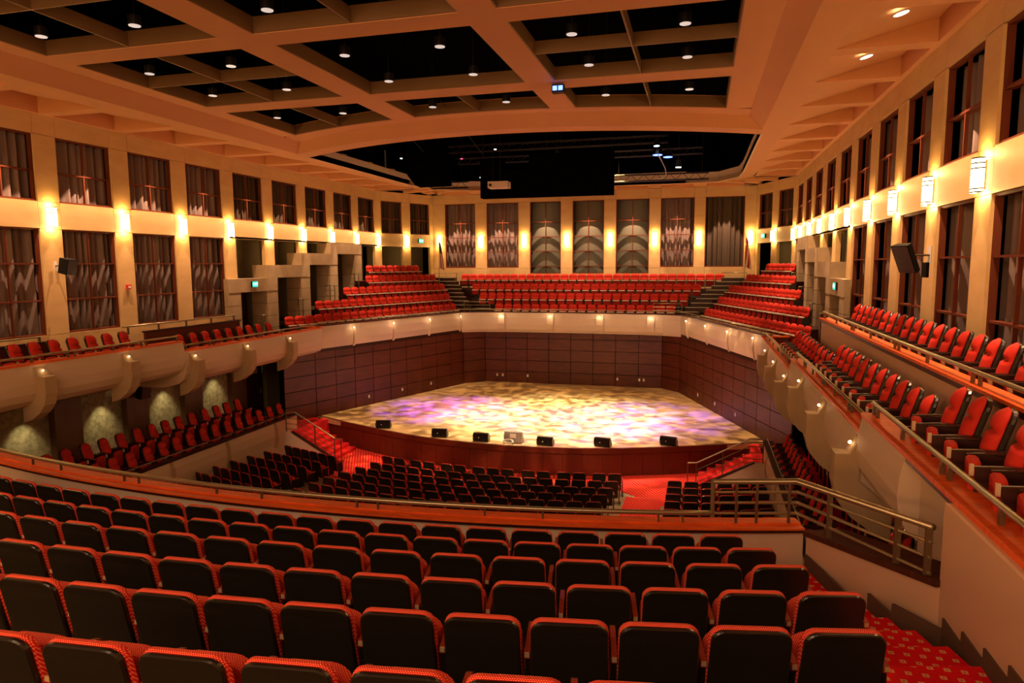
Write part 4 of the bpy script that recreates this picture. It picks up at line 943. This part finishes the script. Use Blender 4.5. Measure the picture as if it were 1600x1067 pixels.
# ------------------------------------------------------------------ stalls seats
def stall(x, y, z, rz, label, group): place('B', x, y+.07, FZ(y+.07)+.001, rz, label, group)
BF = 'black-backed stalls seat, '
for k in range(8):
    z = -7.3+.04*k
    # middle block
    y0 = (23.10, 22.15, 21.30, 20.50, 19.70, 18.9, 18.1, 17.3)[k]; xa = (-11.38, -11.42, -11.6, -11.8, -12.0, -12.1, -12.2, -12.3)[k]+.0; xb = (-2.71, -2.72, -2.8, -2.88, -2.95, -3.05, -3.1, -3.15)[k]
    if k == 0: xs = [-11.38, -10.84, -10.12, -9.57, -8.83, -8.31, -7.58, -7.03, -6.49, -5.73, -5.19, -4.47, -3.93, -3.25, -2.71]
    else: n = int(round((xb-xa)/.555))+1; xs = [xa+(xb-xa)*j/(n-1) for j in range(n)]
    for j, x in enumerate(xs):
        dx = x+6.9; y = y0+dx*dx/44; rz = dx/22
        stall(x, y, z, rz, BF+'middle block, %s row from stage, %s from the angled block aisle' % (ORD[k+1], orde(j+1)), 'stalls seats, middle block')
    # block beside the opposite box
    if k < 7:
        p0 = Vector(((-15.96, 23.98), (-16.25, 23.0), (-16.4, 22.15), (-16.5, 21.3), (-16.65, 20.45), (-16.75, 19.6), (-16.9, 18.8))[k]); p1 = Vector(((-13.53, 23.14), (-13.6, 22.15), (-13.7, 21.35), (-13.8, 20.45), (-13.95, 19.6), (-14.05, 18.75), (-14.1, 17.9))[k])
        for j in range(6):
            q = p0.lerp(p1, j/5); stall(q.x, q.y, z, atan2((p1-p0).y, (p1-p0).x), BF+'angled block, %s row from stage, %s from the box wall' % (ORD[k+1], ORD[j+1]), 'stalls seats, angled block')
        y0 = 23.2-.80*k
        for j in range(6):
            x = -.65+.54*j; stall(x, y0+.2*(j*.2)**2*4.2, z, .1+.04*j, BF+'short block, %s row from stage, %s from the carpeted aisle' % (ORD[k+1], ORD[j+1]), 'stalls seats, short block')

# ------------------------------------------------------------------ wall things
t = thing('wall_speaker', 'black wall speaker tilted down beside a tall window of the opposite wall', 'speaker', (-19.2, 17.2, 0), pi/2+pi, 'wall speakers')
def spk(t, w_, h, d, tilt, arm=.2):
    m = MB(); m.loft([[(-w_/2, 0, 0), (w_/2, 0, 0), (w_/2*.8, -d, 0), (-w_/2*.8, -d, 0)], [(-w_/2, 0, h), (w_/2, 0, h), (w_/2*.8, -d, h), (-w_/2*.8, -d, h)]])
    o = m.build('cabinet', M_blackm, t); o.rotation_euler = (tilt, 0, 0); o2 = MB().box(-w_/2+.02, w_/2-.02, .0, .012, .02, h-.02).build('grille', M_shell, t); o2.rotation_euler = (tilt, 0, 0)
    MB().tube([(0, -d, h*.6), (0, -d-arm, h*.6)], .025, 6).build('bracket', M_post, t); MB().box(-.05, .05, -d-arm-.02, -d-arm, h*.3, h*.9).build('wall_plate', M_lgrey, t)
t.location = (-19.05, 17.3, -.25); t.rotation_euler = (0, 0, -pi/2+.1); spk(t, .42, .48, .34, -.2)
t = thing('wall_speaker', 'flat black speaker on a bracket beside a window above near rear seats', 'speaker', (4.25, 16.3, -.22), pi/2+.45, 'wall speakers'); spk(t, .50, .62, .14, -.42, .35)
MB().box(-.06, .06, -.46, -.38, -.1, .22).build('junction_box', M_blackm, t)
t = thing('wall_speaker', 'black speaker hung under the opposite balcony between stone niches', 'speaker', (-19.2, 20.1, -4.75), -pi/2, 'wall speakers'); spk(t, .45, .5, .3, -.2)
t = thing('fire_alarm', 'small red fire alarm on cream wall between tall windows', 'alarm', (-19.66, 20.1, -.72), -pi/2)
MB().box(-.09, .09, 0, .07, -.08, .08).build('casing', M_alarm, t); MB().box(-.05, .05, .07, .09, -.04, .03).build('lens', M_lgrey, t)

# ------------------------------------------------------------------ rigging over the stage
t = thing('acoustic_banner', 'large black box hanging over the stage in front of the back windows', 'stage rigging', (-6.2, 28.2, 2.78))
o = Vector(t.location)
MB(o).box(-8.97, -3.43, 28.0, 28.5, 2.78, 3.9).build('lower_panel', M_black, t); MB(o).box(-8.97, -8.0, 27.95, 28.5, 3.9, 4.4).build('upper_panel', M_black, t); MB(o).box(-6.9, -3.43, 28.1, 28.5, 3.9, 4.5).build('upper_panel', M_black, t)
for x in (-8.9, -6.2, -3.5): MB(o).tube([(x, 28.25, 4.3), (x, 28.25, 8.18)], .01, 4).build('cable', M_blackm, t)
t = thing('speaker_cluster', 'bulky black speaker cluster hanging above the far end of the stage', 'stage rigging', (-11.3, 28.3, 3.4))
o = Vector(t.location)
for k in range(4):
    z = 3.4+k*.48; xx = -11.3-.05*k
    MB(o).loft([[(xx-.75+.1*(3-k)*.6, 27.9, z), (xx+.7, 27.8, z), (xx+.8, 28.7, z), (xx-.7, 28.8, z)], [(xx-.95, 27.9, z+.46), (xx+.75, 27.8, z+.46), (xx+.8, 28.7, z+.46), (xx-.85, 28.8, z+.46)]]).build('cabinet', M_black, t)
MB(o).tube([(-11.3, 28.3, 5.2), (-11.3, 28.3, 8.18)], .03, 5).build('cable', M_blackm, t)
def truss(x0, x1, y, z, label):
    t = thing('lighting_truss', label, 'stage rigging', (x0, y, z), 0, 'lighting trusses'); o = Vector(t.location); h = .3
    for dy, dz in ((0, 0), (0, h), (h, 0), (h, h)): MB(o).tube([(x0, y+dy, z+dz), (x1, y+dy, z+dz)], .025, 5).build('chord', M_blackm, t)
    m = MB(o); n = int((x1-x0)/.3)
    for k in range(n): a = x0+(x1-x0)*k/n; b = x0+(x1-x0)*(k+1)/n; m.tube([(a, y, z+(k % 2)*h), (b, y, z+((k+1) % 2)*h)], .012, 4)
    tag(m.build('lacing', M_blackm, t), kind='stuff')
    for x in (x0+.3, x1-.3): MB(o).tube([(x, y+.1, z+h), (x, y+.1, 8.18)], .012, 4).build('cable', M_blackm, t)
truss(-13.6, -11.6, 34, 3.95, 'short lighting truss by the hanging speaker cluster'); truss(-4.2, .3, 34, 3.95, 'long lighting truss beside the big black hanging box')
truss(-12.5, -1.5, 31.5, 5.3, 'lighting truss crossing high over mid stage'); truss(-13, 0, 36.5, 5.5, 'lighting truss high at the rear of the stage void')
t = thing('projector', 'pale projector hanging in front of the black box', 'projector', (-8.0, 27.5, 3.1))
MB().box(-.42, .42, -.25, .25, 0, .26).build('casing', M_proj, t); MB().tube([(.1, -.2, .25), (.1, -.2, 5.1)], .01, 4).build('cable', M_blackm, t); MB().tube([(-.3, .1, .25), (-.3, .1, 5.1)], .01, 4).build('cable', M_blackm, t); MB().tube([(-.3, -.25, .12), (-.3, -.3, .12)], .06, 10).build('lens', M_blackm, t)
def lamp(x, y, z, m, label, sz=.16):
    t = thing('stage_lamp', label, 'stage light', (x, y, z), 0, 'stage lamps')
    MB().loft([ring(0, 0, -.0, sz, 10), ring(0, 0, .3, sz*.8, 10)]).build('housing', M_blackm, t); MB().loft([ring(0, 0, -.02, sz*.92, 10), ring(0, 0, .0, sz*.92, 10)]).build('lens', m, t); MB().tube([(0, 0, .3), (0, 0, 8.2-t.location.z-.02)], .012, 4).build('cable', M_blackm, t)
from functools import partial
for (x, y, z, mm, lb) in ((-6.3, 31.0, 4.78, M_white, 'lit white stage lamp above centre of the black box'), (-6.3, 31.9, 4.66, M_blue, 'blue stage lamp just behind the white one above the black box'), (-9.9, 31.2, 4.05, M_white, 'bluish white lamp between speaker cluster and black box'),
        (-10.9, 31.2, 4.95, M_redl, 'small red lamp above the speaker cluster'), (-13.6, 31.2, 5.15, M_white, 'tiny white lamp near the far edge of the void'), (-14.1, 31.5, 5.15, M_white, 'tiny white lamp nearest the far edge of the void'),
        (-1.9, 31.25, 4.72, M_blue, 'blue lamp with pale top beside the hanging cable'), (-1.9, 30.6, 5.0, M_white, 'white lamp strip above the blue lamp with cable'), (-1.0, 31.2, 4.15, M_white, 'bright bluish lamp low beside the long truss'), (-1.5, 32.2, 4.75, M_blue, 'dim blue lamp above the bright bluish one'),
        (1.4, 29.0, 5.1, M_white, 'small white lamp at the near-box corner of the void'), (-8.9, 30.0, 5.1, M_white, 'tiny white lamp over the projector')):
    lamp(x, y, z, mm, lb, .22 if mm is M_blue else .13 if 'tiny' not in lb and 'small' not in lb else .06)
t = thing('grid_fixture', 'small twin blue-lit box hanging below the ceiling beam crossing', 'stage light', (-3.95, 19.6, 4.78))
MB().box(-.17, .17, -.12, .12, 0, .22).build('casing', M_blackm, t); MB().box(-.14, -.02, -.135, -.12, .05, .17).build('lens', M_blue, t); MB().box(.02, .14, -.135, -.12, .05, .17).build('lens', M_blue, t); MB().tube([(0, 0, .2), (0, 0, .205)], .02, 6).build('clamp', M_blackm, t)
m = MB((-1.75, 31, 4.0)); m.tube([(-1.9, 31.15, 4.72), (-1.85, 31, 4.68), (-1.7, 31, 4.4), (-1.55, 31, 4.1), (-1.5, 31, 3.85), (-1.6, 31, 3.68), (-1.75, 31, 3.66)], .02, 6); tag(m.build('hanging_cable', M_lgrey), 'pale cable curling down from the blue lamp', 'cable')
for k, (a, b) in enumerate((((-10.6, 24.2, 5.2), (-11.0, 26.8, 4.6)), ((-8.4, 24.2, 5.2), (-8.4, 26.8, 4.3)))): tag(MB(a).tube([(a[0]+.0, 22, 5.4), b], .012, 4).build('hanging_cable', M_blackm), 'thin dark cable crossing curved soffit, %s from the hanging cluster' % ORD[k+1], 'cable')

# ------------------------------------------------------------------ lift everything so that the stalls floor is at z = 0
for o in list(bpy.context.scene.objects):
    if o.parent is None: o.location.z += ZO
